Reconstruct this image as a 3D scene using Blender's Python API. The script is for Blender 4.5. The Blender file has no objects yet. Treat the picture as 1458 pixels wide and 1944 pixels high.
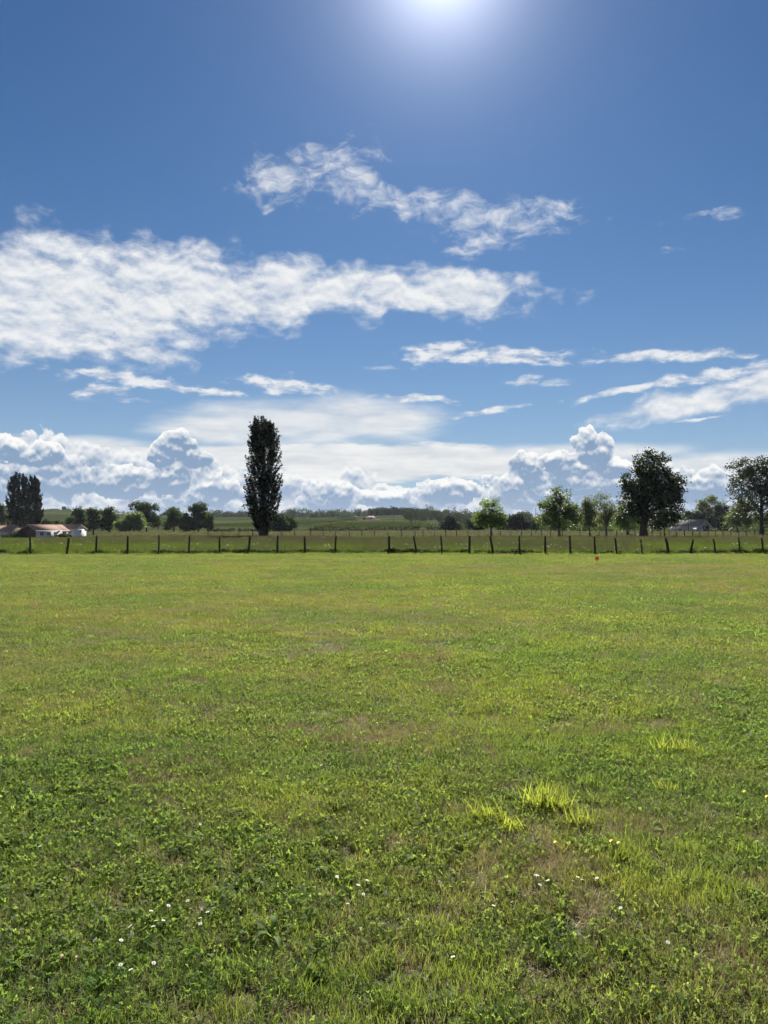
import bpy, bmesh, math, random
import numpy as np
from mathutils import Vector, Matrix
R = math.radians
scene = bpy.context.scene
COL = scene.collection
# ---------------------------------------------------------------- camera
EYE = 1.6            # eye height of the photographer (m)
FPX, CX, HZ = 1457.0, 729.0, 1000.0   # focal length, centre column and horizon row of the photograph
cam = bpy.data.cameras.new('camera')
cam.sensor_fit = 'VERTICAL'; cam.sensor_height = 36.0
cam.lens = 36.0 * FPX / 1944.0
cam.shift_y = 28.0 / 1944.0
cam.clip_start = 0.05; cam.clip_end = 20000
camo = bpy.data.objects.new('camera', cam); COL.objects.link(camo)
camo.location = (0, 0, EYE); camo.rotation_euler = (R(90), 0, 0)
scene.camera = camo
# ---------------------------------------------------------------- colour management
scene.view_settings.view_transform = 'Standard'
scene.view_settings.look = 'None'
scene.view_settings.exposure = 1.25
scene.view_settings.gamma = 1.0
scene.view_settings.use_curve_mapping = False
scene.cycles.max_bounces = 4
scene.cycles.diffuse_bounces = 2; scene.cycles.glossy_bounces = 1; scene.cycles.transmission_bounces = 3
scene.cycles.transparent_max_bounces = 4; scene.cycles.volume_bounces = 0
scene.cycles.sample_clamp_indirect = 5.0
scene.cycles.adaptive_threshold = 0.03
# ---------------------------------------------------------------- sun + sky
SUN_AZ, SUN_EL = 4.3, 36.6       # degrees right of straight ahead, degrees above the horizon
SKY_STR = 0.05
sun = bpy.data.lights.new('sun', 'SUN')
sun.energy = 5.0; sun.angle = R(0.53); sun.color = (1.0, 0.955, 0.88)
suno = bpy.data.objects.new('sun', sun); COL.objects.link(suno)
SUND = Vector((math.sin(R(SUN_AZ)) * math.cos(R(SUN_EL)), math.cos(R(SUN_AZ)) * math.cos(R(SUN_EL)), math.sin(R(SUN_EL))))
suno.rotation_euler = SUND.to_track_quat('Z', 'Y').to_euler()
suno.location = SUND * 50

world = bpy.data.worlds.new('World'); scene.world = world
world.use_nodes = True
world.cycles.sampling_method = 'MANUAL'; world.cycles.sample_map_resolution = 256

class NT:
    """small helper that writes shader nodes as expressions"""
    def __init__(s, tree): s.t = tree; s.n = tree.nodes; s.l = tree.links
    def put(s, sock, v):
        if isinstance(v, bpy.types.NodeSocket): s.l.new(v, sock)
        elif v is not None:
            if hasattr(sock.default_value, '__len__') and isinstance(v, (int, float)): v = (v,) * len(sock.default_value)
            if hasattr(sock.default_value, '__len__') and len(sock.default_value) == 4 and len(v) == 3: v = (*v, 1)
            sock.default_value = v
    def m(s, op, a, b=None, c=None, clamp=False):
        n = s.n.new('ShaderNodeMath'); n.operation = op; n.use_clamp = clamp
        for i, v in enumerate((a, b, c)):
            if v is not None: s.put(n.inputs[i], v)
        return n.outputs[0]
    def add(s, a, b): return s.m('ADD', a, b)
    def sub(s, a, b): return s.m('SUBTRACT', a, b)
    def mul(s, a, b): return s.m('MULTIPLY', a, b)
    def mx(s, a, b): return s.m('MAXIMUM', a, b)
    def v(s, op, a, b=None, scale=None):
        n = s.n.new('ShaderNodeVectorMath'); n.operation = op
        s.put(n.inputs[0], a)
        if b is not None: s.put(n.inputs[1], b)
        if scale is not None: s.put(n.inputs['Scale'], scale)
        return n.outputs['Value'] if op in ('LENGTH', 'DOT_PRODUCT', 'DISTANCE') else n.outputs['Vector']
    def xyz(s, a):
        n = s.n.new('ShaderNodeSeparateXYZ'); s.put(n.inputs[0], a); return n.outputs
    def comb(s, x, y, z=0.0):
        n = s.n.new('ShaderNodeCombineXYZ')
        for i, q in enumerate((x, y, z)): s.put(n.inputs[i], q)
        return n.outputs[0]
    def mapr(s, v, a, b, c=0.0, d=1.0, smooth=True):
        n = s.n.new('ShaderNodeMapRange'); n.interpolation_type = 'SMOOTHSTEP' if smooth else 'LINEAR'; n.clamp = True
        for i, q in enumerate((v, a, b, c, d)): s.put(n.inputs[i], q)
        return n.outputs[0]
    def noise(s, vec, scale, detail=5.0, rough=0.55, dist=0.0, col=False, dims='3D', lac=2.0):
        n = s.n.new('ShaderNodeTexNoise'); n.noise_dimensions = dims
        s.put(n.inputs['Vector'], vec); s.put(n.inputs['Scale'], scale); s.put(n.inputs['Detail'], detail)
        s.put(n.inputs['Roughness'], rough); s.put(n.inputs['Distortion'], dist); s.put(n.inputs['Lacunarity'], lac)
        return n.outputs['Color'] if col else n.outputs[0]
    def voro(s, vec, scale, detail=0.0, rough=0.5, lac=2.0, feature='F1', rnd=1.0):
        n = s.n.new('ShaderNodeTexVoronoi'); n.voronoi_dimensions = '2D'; n.feature = feature; n.normalize = False
        s.put(n.inputs['Vector'], vec); s.put(n.inputs['Scale'], scale); s.put(n.inputs['Detail'], detail)
        s.put(n.inputs['Roughness'], rough); s.put(n.inputs['Lacunarity'], lac); s.put(n.inputs['Randomness'], rnd)
        if feature == 'SMOOTH_F1': n.inputs['Smoothness'].default_value = 0.35
        return n.outputs['Distance']
    def mix(s, f, a, b, blend='MIX'):
        n = s.n.new('ShaderNodeMix'); n.data_type = 'RGBA'; n.blend_type = blend; n.clamp_factor = True
        s.put(n.inputs[0], f); s.put(n.inputs[6], a); s.put(n.inputs[7], b); return n.outputs[2]
    def vmix(s, f, a, b):
        n = s.n.new('ShaderNodeMix'); n.data_type = 'VECTOR'; n.clamp_factor = True
        s.put(n.inputs[0], f); s.put(n.inputs[4], a); s.put(n.inputs[5], b); return n.outputs[1]
    def ramp(s, f, stops, interp='LINEAR'):
        n = s.n.new('ShaderNodeValToRGB'); cr = n.color_ramp; cr.interpolation = interp
        while len(cr.elements) < len(stops): cr.elements.new(0.5)
        for e, (p, c) in zip(cr.elements, stops): e.position = p; e.color = (*c, 1) if len(c) == 3 else c
        s.put(n.inputs[0], f); return n.outputs[0]

def px2ae(px, py):
    """direction (azimuth, elevation in degrees) of a point of the sky"""
    return (math.degrees(math.atan2(px - CX, FPX)), math.degrees(math.atan2(HZ - py, math.hypot(FPX, px - CX))))

def build_world():
    T = NT(world.node_tree); nt = world.node_tree
    nt.nodes.clear()
    out = nt.nodes.new('ShaderNodeOutputWorld'); bg = nt.nodes.new('ShaderNodeBackground')
    nt.links.new(bg.outputs[0], out.inputs[0]); bg.inputs[1].default_value = SKY_STR
    sky = nt.nodes.new('ShaderNodeTexSky'); sky.sky_type = 'NISHITA'; sky.sun_disc = False
    sky.sun_elevation = R(SUN_EL); sky.sun_rotation = R(SUN_AZ)
    sky.altitude = 0; sky.air_density = 1.0; sky.dust_density = 0.1; sky.ozone_density = 2.0
    tc = nt.nodes.new('ShaderNodeTexCoord'); D = tc.outputs['Generated']
    x, y, z = T.xyz(D)
    az = T.mul(T.m('ARCTAN2', x, y), 57.29578); el = T.mul(T.m('ARCSINE', z), 57.29578)
    V = None
    K = 1.0 / SKY_STR / 2 ** 1.25
    acc = [(0.0, 0.0, 0.0), 1.0]                        # cloud colour so far and how much clear sky still shows through
    V = T.comb(az, el, 1.0)
    def lay(a, c):
        acc[0] = T.vmix(a, acc[0], c)
        acc[1] = T.mul(acc[1], T.sub(1.0, a))
    def chain(dep): return T.v('ADD', V, T.comb(T.mul(dep, 1e-7), 0.0, 0.0))     # the layers are worked out one after another
    def ells(vec, items, k=0.25):
        """how deep a direction lies inside the nearest of some soft-edged patches of sky: 1 in the middle, 0 at the rim"""
        r = None
        for (px, py, rx, ry, rot) in items:
            A, E = px2ae(px, py)
            ax = rx * math.degrees(1 / FPX) * math.cos(R(A)) ** 2; ay = ry * math.degrees(1 / FPX) * math.cos(R(E)) ** 2
            c, s_ = math.cos(R(rot)), math.sin(R(rot))
            p = T.v('DOT_PRODUCT', vec, (c / ax, s_ / ax, -(A * c + E * s_) / ax))
            q = T.v('DOT_PRODUCT', vec, (-s_ / ay, c / ay, -(-A * s_ + E * c) / ay))
            d = T.m('MULTIPLY_ADD', q, q, T.mul(p, p))
            r = d if r is None else (T.m('SMOOTH_MIN', r, d, k) if k else T.m('MINIMUM', r, d))
        return T.sub(1.0, T.m('SQRT', T.mx(r, 0.0)))
    def warp(vec, scale, amp, detail=2.0, off=0.0):
        n1 = T.sub(T.noise(vec, scale, detail, 0.55, dims='2D'), 0.5)
        n2 = T.sub(T.noise(T.v('ADD', vec, (37.3 + off, 11.7, 0)), scale, detail, 0.55, dims='2D'), 0.5)
        return T.v('ADD', vec, T.comb(T.mul(n1, amp[0]), T.mul(n2, amp[1]), 0.0))
    kk = lambda c: tuple(K * q for q in c)
    side = T.mapr(T.m('ABSOLUTE', az), 30, 40)          # beside and behind the view the sky goes on with clouds of the same kinds
    upper = T.mapr(el, 9, 13)
    wild = T.sub(T.mul(T.sub(T.noise(T.v('MULTIPLY', D, (1, 1, 2.1)), 2.3, 2.0), 0.55), 6.0), T.mul(T.sub(1.0, T.mul(side, upper)), 4.0))

    def sheet(dep, items, stretch, wsc, wamp, nscale, amp, soft, thin, hi, lo, rough=0.6, thr=0.0, relief=3.0, body=1.0, up=0.5, weak=None, extra=None, k=0.25, detail=6.0, weakcap=0.4, weakamp=1.5, weaksoft=0.9, weakthin=0.85, weakfine=None):
        Vc = chain(dep); Vw = warp(Vc, wsc, wamp)
        m = ells(Vw, items, k)
        if extra is not None: m = T.mx(m, extra)
        Vn = T.v('MULTIPLY', T.vmix(0.45, Vc, Vw), (stretch[0], stretch[1], 0))
        n = T.noise(Vn, nscale, detail, rough, dims='2D')
        n2 = T.noise(T.v('ADD', Vn, (up * 0.1, up * stretch[1], 0)), nscale, detail - 2, rough, dims='2D')
        f = T.sub(T.add(T.m('MINIMUM', m, 0.6), T.mul(T.sub(n, 0.5), amp)), thr)
        al = T.mul(T.mapr(f, 0.0, soft), thin)
        if weak:
            nf = n
            if weakfine:
                nf = T.noise(T.v('ADD', T.v('MULTIPLY', Vw, (0.75, 1.5, 0)), T.comb(T.mul(n, 1.2), T.mul(n2, 1.6), 0.0)), weakfine, 5.0, 0.62, dims='2D')
                nf = T.add(T.mul(nf, 0.75), T.mul(n, 0.25))
            f = T.add(T.m('MINIMUM', ells(Vw, weak, k), weakcap), T.mul(T.sub(nf, 0.5), weakamp))
            al = T.mx(al, T.mul(T.mapr(f, 0.0, weaksoft), weakthin))
        sh = T.add(T.add(0.60, T.mul(T.sub(n, n2), relief)), T.mul(T.sub(n, 0.5), body))
        lay(al, T.vmix(T.m('ADD', sh, 0.0, clamp=True), kk(lo), kk(hi)))
        return al
    dep = 0.0
    # soft spread-out anvil, veils and the bright flat shelf under them
    dep = sheet(dep, [(770, 872, 260, 27, 0), (600, 868, 200, 25, 0), (880, 885, 160, 26, 0), (690, 898, 180, 20, 0), (430, 868, 120, 24, 0), (1090, 892, 140, 11, 4), (240, 862, 130, 14, 0), (1120, 905, 110, 16, 0)],
                (0.22, 1.0), 0.16, (3.0, 0.5), 0.9, 1.1, 0.45, 0.97, (0.90, 0.90, 0.89), (0.66, 0.70, 0.74), rough=0.55, thr=-0.20, relief=1.3, body=1.2, weakcap=0.7, weakamp=0.6, weaksoft=0.75, weakthin=0.84,
                weak=[(560, 805, 290, 58, 0), (690, 795, 190, 56, -3), (420, 815, 200, 40, 0), (1050, 862, 330, 24, 0), (1350, 880, 240, 30, 0), (150, 850, 260, 26, 0)])
    # thin streaks
    dep = sheet(dep, [(190, 742, 75, 11, 4), (260, 722, 150, 15, -4), (400, 742, 70, 10, -6), (545, 733, 115, 19, -4), (790, 757, 100, 10, -2), (905, 785, 78, 9, 9), (1005, 722, 42, 10, 8),
                      (830, 668, 80, 24, 6), (960, 676, 190, 19, -2), (1240, 676, 200, 11, -2), (1370, 674, 100, 9, 0),
                      (1180, 742, 130, 8, 10), (1340, 714, 190, 13, 6), (1330, 797, 60, 3, 8)],
                (0.42, 1.15), 0.3, (2.2, 0.8), 1.25, 1.9, 0.75, 0.95, (0.84, 0.86, 0.88), (0.44, 0.53, 0.67), rough=0.6, thr=-0.02, relief=2.4, body=1.2, k=0.0,
                weakthin=0.6, weakcap=0.25, weakamp=2.0, weak=[(1380, 405, 34, 13, -8), (1310, 410, 60, 6, 4), (1265, 477, 34, 8, 4), (740, 700, 50, 5, 0), (230, 760, 90, 6, 0), (1060, 725, 40, 8, 6)])
    # broad altocumulus bank and the wispy cloud above it
    dep = sheet(dep, [(150, 560, 330, 105, -2), (330, 540, 220, 84, -3), (60, 600, 330, 80, 0), (600, 548, 220, 54, 0), (475, 562, 150, 62, 0), (800, 552, 230, 46, -4), (250, 660, 120, 20, -12), (120, 470, 120, 30, -8), (900, 555, 130, 34, -4), (1300, 768, 190, 25, 9), (1430, 745, 190, 26, 9), (1500, 705, 200, 16, 7)],
                (0.74, 1.35), 0.24, (3.0, 1.9), 0.52, 1.45, 0.80, 0.98, (0.88, 0.89, 0.90), (0.50, 0.58, 0.70), rough=0.58, thr=-0.18, relief=1.9, body=1.0, up=0.35, extra=wild, weakfine=0.85, weakcap=0.52, weakamp=2.5, weaksoft=1.2, weakthin=0.88, detail=7.0,
                weak=[(590, 330, 150, 64, 12), (540, 340, 95, 52, 0), (690, 360, 130, 40, -14), (775, 378, 80, 32, -10), (840, 398, 170, 34, -6), (960, 425, 150, 50, 0), (1060, 395, 60, 28, 0), (920, 460, 100, 28, 14), (510, 392, 26, 13, 0)])

    # ---- heaped cumulus along the horizon: billows whose sun-side faces and thin rims are bright
    def cumulus(dep, items, off, sc, amp, lit, shade, rim, relief, alpha=1.0, up=0.3, soft=0.05, band=False, haze=0.3, cap=0.6, bias=0.0):
        Vc = chain(dep); Vw = warp(Vc, 0.35, (1.5, 0.9), 2.0, off)
        m = ells(Vw, items, 0.15)
        if band:
            top = T.add(1.5, T.mul(T.noise(T.v('MULTIPLY', D, (1, 1, 0)), 3.0, 3.0), 7.0))
            m = T.mx(m, T.sub(T.sub(1.0, T.m('ABSOLUTE', T.m('DIVIDE', T.sub(el, 1.5), top))), T.mul(T.sub(1.0, side), 4.0)))
        Vv = T.v('ADD', T.vmix(0.4, Vc, warp(Vc, 0.9, (0.9, 0.9), 2.0, off + 5)), (off, off * 1.7, 0))
        fn = T.mul(T.sub(T.noise(Vv, 1.3, 4.0, 0.62, dims='2D'), 0.5), 0.5)
        def field(m, vv):
            h = T.m('MINIMUM', m, cap)
            n = nt.nodes.new('ShaderNodeTexVoronoi'); n.voronoi_dimensions = '2D'; n.feature = 'F1'; n.normalize = False
            T.put(n.inputs['Vector'], vv); n.inputs['Scale'].default_value = sc; n.inputs['Detail'].default_value = 2.6
            n.inputs['Roughness'].default_value = 0.44; n.inputs['Lacunarity'].default_value = 2.35
            return T.add(h, T.mul(T.sub(0.55, n.outputs['Distance']), amp))
        h = T.add(field(m, Vv), fn)
        dep2 = T.comb(T.mul(h, 1e-7), up, 0.0)
        Vu = T.v('ADD', Vw, dep2)
        hu = T.add(field(T.mx(ells(Vu, items, 0.15), T.sub(m, 0.12)) if band else ells(Vu, items, 0.15), T.v('ADD', Vv, dep2)), fn)
        al = T.mul(T.mapr(h, 0.0, soft), alpha)
        edge = T.m('EXPONENT', T.mul(T.mx(h, 0.0), -rim))
        L = T.m('ADD', T.add(bias, T.mul(T.sub(h, hu), relief)), T.mul(edge, 0.85), clamp=True)
        hzz = T.m('EXPONENT', T.mul(T.mx(el, 0.0), -0.33))
        sc_ = T.vmix(T.mul(hzz, haze), kk(shade), kk((0.58, 0.66, 0.78)))
        lay(al, T.vmix(L, sc_, kk(lit)))
        return al
    # pale far heaps, the soft bank on the left
    dep = cumulus(dep, [(30, 862, 120, 50, 0), (170, 890, 140, 46, 0), (300, 905, 130, 46, 0), (60, 915, 100, 40, 0), (390, 905, 80, 44, 0), (390, 945, 90, 34, 0), (480, 925, 120, 40, 0), (640, 935, 150, 44, 0), (830, 945, 190, 40, 0),
                        (1090, 938, 190, 46, 0), (1330, 928, 150, 48, 0), (1000, 962, 720, 34, 0), (300, 962, 460, 34, 0)],
                  3.1, 0.42, 0.72, (0.92, 0.93, 0.93), (0.28, 0.39, 0.56), 3.6, 2.6, 0.97, soft=0.14, band=True, haze=0.45, bias=0.07)
    # nearer heaps with dark bodies and silver rims
    dep = cumulus(dep, [(1122, 846, 34, 36, 0), (1132, 868, 46, 42, 0), (1165, 888, 62, 26, 0), (1060, 876, 44, 24, 0), (1100, 890, 90, 22, 0), (1005, 890, 44, 38, 0), (1000, 928, 90, 42, 0), (860, 930, 66, 28, 0), (620, 945, 80, 32, 0), (740, 948, 70, 22, 0), (1330, 922, 74, 40, 0),
                        (1180, 925, 60, 20, 0), (335, 842, 40, 32, 0), (308, 864, 36, 22, 0), (362, 868, 32, 26, 0), (70, 862, 60, 24, 0), (20, 850, 44, 26, 0), (335, 905, 70, 38, 0), (245, 915, 110, 34, 0), (400, 932, 70, 32, 0), (120, 905, 120, 40, 0), (20, 910, 80, 50, 0), (1120, 915, 120, 36, 0), (1060, 945, 160, 26, 0)],
                  12.7, 0.66, 0.50, (0.98, 0.98, 0.97), (0.205, 0.325, 0.50), 9.5, 2.8, 0.98, soft=0.06, haze=0.42, bias=0.0)
    # --- clear sky with the bright aureole round the sun and pale haze low over the horizon
    cosd = T.v('DOT_PRODUCT', D, tuple(SUND))
    ang = T.mul(T.m('ARCCOSINE', T.m('MINIMUM', cosd, 0.99999)), 57.29578)
    g1 = T.m('EXPONENT', T.mul(T.m('POWER', T.m('DIVIDE', ang, 3.1), 1.25), -1.0))
    g2 = T.m('EXPONENT', T.mul(T.m('DIVIDE', ang, 10.0), -1.0))
    glow = T.v('ADD', T.v('SCALE', (1.35, 1.38, 1.5), scale=T.mul(g1, K)), T.v('SCALE', (0.145, 0.125, 0.165), scale=T.mul(g2, K)))
    hz = T.m('EXPONENT', T.mul(T.mx(el, 0.0), -0.13))
    skyc = T.v('ADD', T.v('MULTIPLY', sky.outputs[0], SKY_TINT), glow)
    skyc = T.vmix(T.mul(hz, 0.85), skyc, tuple(K * c for c in (0.54, 0.63, 0.76)))
    T.put(bg.inputs[0], T.v('ADD', acc[0], T.v('SCALE', skyc, scale=acc[1])))
SKY_TINT = (0.172, 0.345, 0.505)
build_world()
# ================================================================ helpers
rng = np.random.default_rng(7)
random.seed(7)
def mat(name):
    m = bpy.data.materials.new(name); m.use_nodes = True
    nt = m.node_tree; nt.nodes.clear()
    out = nt.nodes.new('ShaderNodeOutputMaterial')
    return m, NT(nt), out
def principled(T, out, color, rough=0.8, spec=0.3, normal=None):
    p = T.n.new('ShaderNodeBsdfPrincipled')
    T.put(p.inputs['Base Color'], color); T.put(p.inputs['Roughness'], rough); T.put(p.inputs['Specular IOR Level'], spec)
    if normal is not None: T.l.new(normal, p.inputs['Normal'])
    T.l.new(p.outputs[0], out.inputs[0]); return p
def geo_pos(T): return T.n.new('ShaderNodeNewGeometry').outputs['Position']
def bump(T, h, strength=0.5, dist=0.02):
    b = T.n.new('ShaderNodeBump'); b.inputs['Strength'].default_value = strength; b.inputs['Distance'].default_value = dist
    T.put(b.inputs['Height'], h); return b.outputs[0]
def plain(name, col, rough=0.8, spec=0.3, var=0.25, scale=3.0, bumpk=0.0):
    m, T, out = mat(name)
    P = geo_pos(T); n = T.noise(P, scale, 5.0, 0.6)
    c = T.mix(n, tuple(q * (1 - var) for q in col), tuple(min(1, q * (1 + var)) for q in col))
    principled(T, out, c, rough, spec, bump(T, n, bumpk, 0.05) if bumpk else None)
    return m
def leafmat(name, col, trans, tfac=0.4, var=0.35, rough=0.45, spec=0.35, patchy=0.0):
    """thin leaf: reflects and lets light through; tone varies from leaf to leaf and from plant to plant"""
    m, T, out = mat(name)
    at = T.n.new('ShaderNodeAttribute'); at.attribute_name = 'tone'
    oi = T.n.new('ShaderNodeObjectInfo')
    f = T.add(T.mul(at.outputs['Fac'], 0.7), T.mul(oi.outputs['Random'], 0.3))
    k = T.add(1.0 - var, T.mul(f, 2 * var))
    if patchy:                       # sward that is paler and yellower in some places, fresher green in others
        P = geo_pos(T); n1 = T.noise(T.v('MULTIPLY', P, (0.6, 1.0, 1.0)), 0.42, 3.0, 0.6); n2_ = T.noise(P, 2.1, 2.0, 0.6)
        tint = T.vmix(T.mapr(n1, 0.36, 0.64), (1 - .16 * patchy, 1.0, 1.0), (1 + .30 * patchy, 1 + .20 * patchy, 1 + .20 * patchy))
        k = T.mul(k, T.add(1 - .25 * patchy, T.mul(n2_, .5 * patchy)))
        col = T.v('MULTIPLY', tint, col); trans = T.v('MULTIPLY', tint, trans)
    c = T.v('SCALE', col, scale=k); tr = T.v('SCALE', trans, scale=k)
    p = T.n.new('ShaderNodeBsdfPrincipled'); T.put(p.inputs['Base Color'], c); p.inputs['Roughness'].default_value = rough; p.inputs['Specular IOR Level'].default_value = spec
    t = T.n.new('ShaderNodeBsdfTranslucent'); T.put(t.inputs[0], tr)
    mx = T.n.new('ShaderNodeMixShader'); mx.inputs[0].default_value = tfac
    T.l.new(p.outputs[0], mx.inputs[1]); T.l.new(t.outputs[0], mx.inputs[2]); T.l.new(mx.outputs[0], out.inputs[0])
    return m
def mesh_np(name, verts, faces, mats=(), tone=None, smooth=False, mat_idx=None):
    """verts (n,3); faces (m,k) array or list of such arrays"""
    me = bpy.data.meshes.new(name)
    if not isinstance(faces, (list, tuple)): faces = [faces]
    faces = [np.asarray(f, dtype=np.int32) for f in faces if len(f)]
    verts = np.asarray(verts, dtype=np.float32)
    me.vertices.add(len(verts)); me.vertices.foreach_set('co', verts.ravel())
    loops = np.concatenate([f.ravel() for f in faces]); tot = np.concatenate([np.full(len(f), f.shape[1], np.int32) for f in faces])
    start = np.concatenate([[0], np.cumsum(tot)[:-1]]).astype(np.int32)
    me.loops.add(len(loops)); me.loops.foreach_set('vertex_index', loops)
    me.polygons.add(len(tot)); me.polygons.foreach_set('loop_start', start); me.polygons.foreach_set('loop_total', tot)
    if mat_idx is not None: me.polygons.foreach_set('material_index', np.asarray(mat_idx, np.int32))
    if smooth: me.polygons.foreach_set('use_smooth', np.ones(len(tot), bool))
    for m_ in mats:
        if m_ is not None: me.materials.append(m_)
    me.update(calc_edges=True)
    if tone is not None:
        a = me.attributes.new('tone', 'FLOAT', 'FACE'); a.data.foreach_set('value', np.asarray(tone, np.float32))
    return me
def obj(name, me, parent=None, loc=None, label=None, cat=None, group=None, kind=None, rotz=0.0):
    o = bpy.data.objects.new(name, me); COL.objects.link(o)
    if parent is not None: o.parent = parent
    if loc is not None: o.location = loc
    if rotz: o.rotation_euler.z = rotz
    if label: o['label'] = label
    if cat: o['category'] = cat
    if group: o['group'] = group
    if kind: o['kind'] = kind
    return o
def thing(name, label, cat, loc, group=None, rotz=0.0): return obj(name, None, None, loc, label, cat, group, None, rotz)
class MB:
    """collects simple solids into one mesh"""
    def __init__(s): s.v = []; s.q = []; s.t = []
    def n(s): return sum(len(a) for a in s.v)
    def box(s, x0, x1, y0, y1, z0, z1):
        b = s.n(); s.v.append(np.array([(x, y, z) for z in (z0, z1) for y in (y0, y1) for x in (x0, x1)], float))
        s.q += [tuple(b + i for i in f) for f in ((0, 2, 3, 1), (4, 5, 7, 6), (0, 1, 5, 4), (2, 6, 7, 3), (0, 4, 6, 2), (1, 3, 7, 5))]; return s
    def poly(s, pts, faces):
        b = s.n(); s.v.append(np.array(pts, float))
        for f in faces: (s.q if len(f) == 4 else s.t).append(tuple(b + i for i in f))
        return s
    def tube(s, pts, radii, sides=6, cap=True):
        pts = np.asarray(pts, float); b = s.n(); k = len(pts)
        tan = np.gradient(pts, axis=0); tan /= np.linalg.norm(tan, axis=1)[:, None] + 1e-9
        ref = np.array([0, 0, 1.0]) if abs(tan[0, 2]) < 0.8 else np.array([0, 1.0, 0])
        vs = []
        for p, t, r in zip(pts, tan, radii):
            u = np.cross(t, ref); u /= np.linalg.norm(u) + 1e-9; w = np.cross(t, u)
            an = np.arange(sides) / sides * 2 * np.pi
            vs.append(p + r * (np.cos(an)[:, None] * u + np.sin(an)[:, None] * w))
        s.v.append(np.concatenate(vs))
        for i in range(k - 1):
            for j in range(sides):
                j2 = (j + 1) % sides
                s.q.append((b + i * sides + j, b + i * sides + j2, b + (i + 1) * sides + j2, b + (i + 1) * sides + j))
        if cap:
            s.v.append(pts[-1:].copy()); c = b + k * sides
            for j in range(sides): s.t.append((b + (k - 1) * sides + j, b + (k - 1) * sides + (j + 1) % sides, c))
        return s
    def mesh(s, name, m, smooth=False):
        f = []
        if s.q: f.append(np.array(s.q))
        if s.t: f.append(np.array(s.t))
        return mesh_np(name, np.concatenate(s.v), f, [m], smooth=smooth)
def PX(px, D): return (px - CX) / FPX * D            # metres to the side of the view axis at distance D
def PZ(py, D): return EYE + (HZ - py) / FPX * D
def GP(px, py):
    D = EYE * FPX / (py - HZ); return PX(px, D), D
def sstep(x, a, b):
    t = np.clip((x - a) / (b - a), 0, 1); return t * t * (3 - 2 * t)
# ================================================================ terrain
FENCE_Y = 44.0
RID_A = [(-4000, 16), (-0.5, 18), (-0.43, 21.0), (-0.36, 17), (-0.25, 12.0), (-0.1, 12.0), (0.02, 14.5), (0.09, 9.5), (0.15, 5.0), (0.35, 3.5), (0.6, 5), (4000, 8)]
def terrain(x, y):
    x = np.asarray(x, float); y = np.asarray(y, float)
    a = x / np.maximum(y, 30.0)
    r = np.interp(a, [q[0] for q in RID_A], [q[1] for q in RID_A])
    z = r * sstep(y, 300, 900) - (r - 2) * sstep(y, 1400, 2600)
    dip = sstep(-a, 0.33, 0.44) * sstep(y, 82, 215) * (1 - sstep(y, 330, 600)) * sstep(y, 0, 50)
    z = z - 2.6 * dip
    z = z + 0.022 * np.sin(x * 0.9 + 1.3) * np.sin(y * 0.55 + 0.4) * (1 - sstep(y, 30, 60)) + 0.03 * np.sin(x * 0.21 + 2) * np.sin(y * 0.17)
    z = z + 0.25 * np.sin(x * 0.031 + 0.5) * np.sin(y * 0.023 + 1.0) * sstep(y, 60, 200)
    return z
def gz(x, y): return float(terrain(x, y))
def sheet_mesh(name, xs, ys, m, dz=0.0):
    X, Y = np.meshgrid(xs, ys); Z = terrain(X, Y) + dz
    v = np.stack([X, Y, Z], -1).reshape(-1, 3); nx, ny = len(xs), len(ys)
    i = np.arange(ny - 1)[:, None] * nx + np.arange(nx - 1)[None, :]
    f = np.stack([i, i + 1, i + nx + 1, i + nx], -1).reshape(-1, 4)
    return mesh_np(name, v, f, [m], smooth=True)

# ground colours are those of the soil and crops themselves
def field_mat():
    m, T, out = mat('fields_and_pasture')
    P = geo_pos(T); x, y, z = T.xyz(P)
    n1 = T.noise(P, 0.02, 4.0, 0.6); n2 = T.noise(P, 0.6, 6.0, 0.65); n3 = T.noise(T.v('MULTIPLY', P, (1, 0.15, 1)), 0.25, 4.0)
    past = T.mix(T.mapr(n3, 0.35, 0.65), (0.060, 0.056, 0.040), (0.046, 0.052, 0.028))      # seeding pasture, brownish
    past = T.mix(T.mapr(n2, 0.35, 0.7), past, (0.072, 0.066, 0.050))
    green = T.mix(T.mapr(n2, 0.3, 0.7), (0.022, 0.032, 0.012), (0.037, 0.048, 0.018))
    tan = T.mix(n2, (0.085, 0.082, 0.042), (0.062, 0.068, 0.030))
    far = T.mix(T.mapr(T.noise(T.v('MULTIPLY', P, (0.6, 1.6, 0)), 0.0075, 1.0), 0.47, 0.53), green, T.mix(0.5, green, tan))
    c = T.mix(T.mapr(y, 292, 300), past, far)
    c = T.mix(T.mapr(y, 118, 126), T.mix(n2, (0.026, 0.040, 0.011), (0.045, 0.052, 0.016)), c)
    principled(T, out, c, 1.0, 0.0, bump(T, n2, 0.6, 0.2))
    return m
def lawn_soil():
    m, T, out = mat('lawn_soil')
    P = geo_pos(T)
    n1 = T.noise(P, 9.0, 6.0, 0.65); n2 = T.noise(P, 1.1, 4.0, 0.6); n3 = T.noise(P, 60.0, 3.0, 0.7)
    c = T.mix(T.mapr(n1, 0.35, 0.65), (0.035, 0.028, 0.014), (0.060, 0.070, 0.020))
    c = T.mix(T.mapr(n2, 0.42, 0.62), c, (0.105, 0.088, 0.036))
    c = T.mix(T.mapr(n3, 0.4, 0.7, 0, 0.6), c, (0.050, 0.060, 0.016))
    principled(T, out, c, 0.95, 0.1, bump(T, T.add(n1, T.mul(n3, 0.5)), 0.8, 0.03))
    return m
def spread(a, b, n, pw=3.0):
    t = np.linspace(-1, 1, n); u = np.sign(t) * np.abs(t) ** pw
    return np.where(u < 0, -u * a, u * b)
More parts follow.
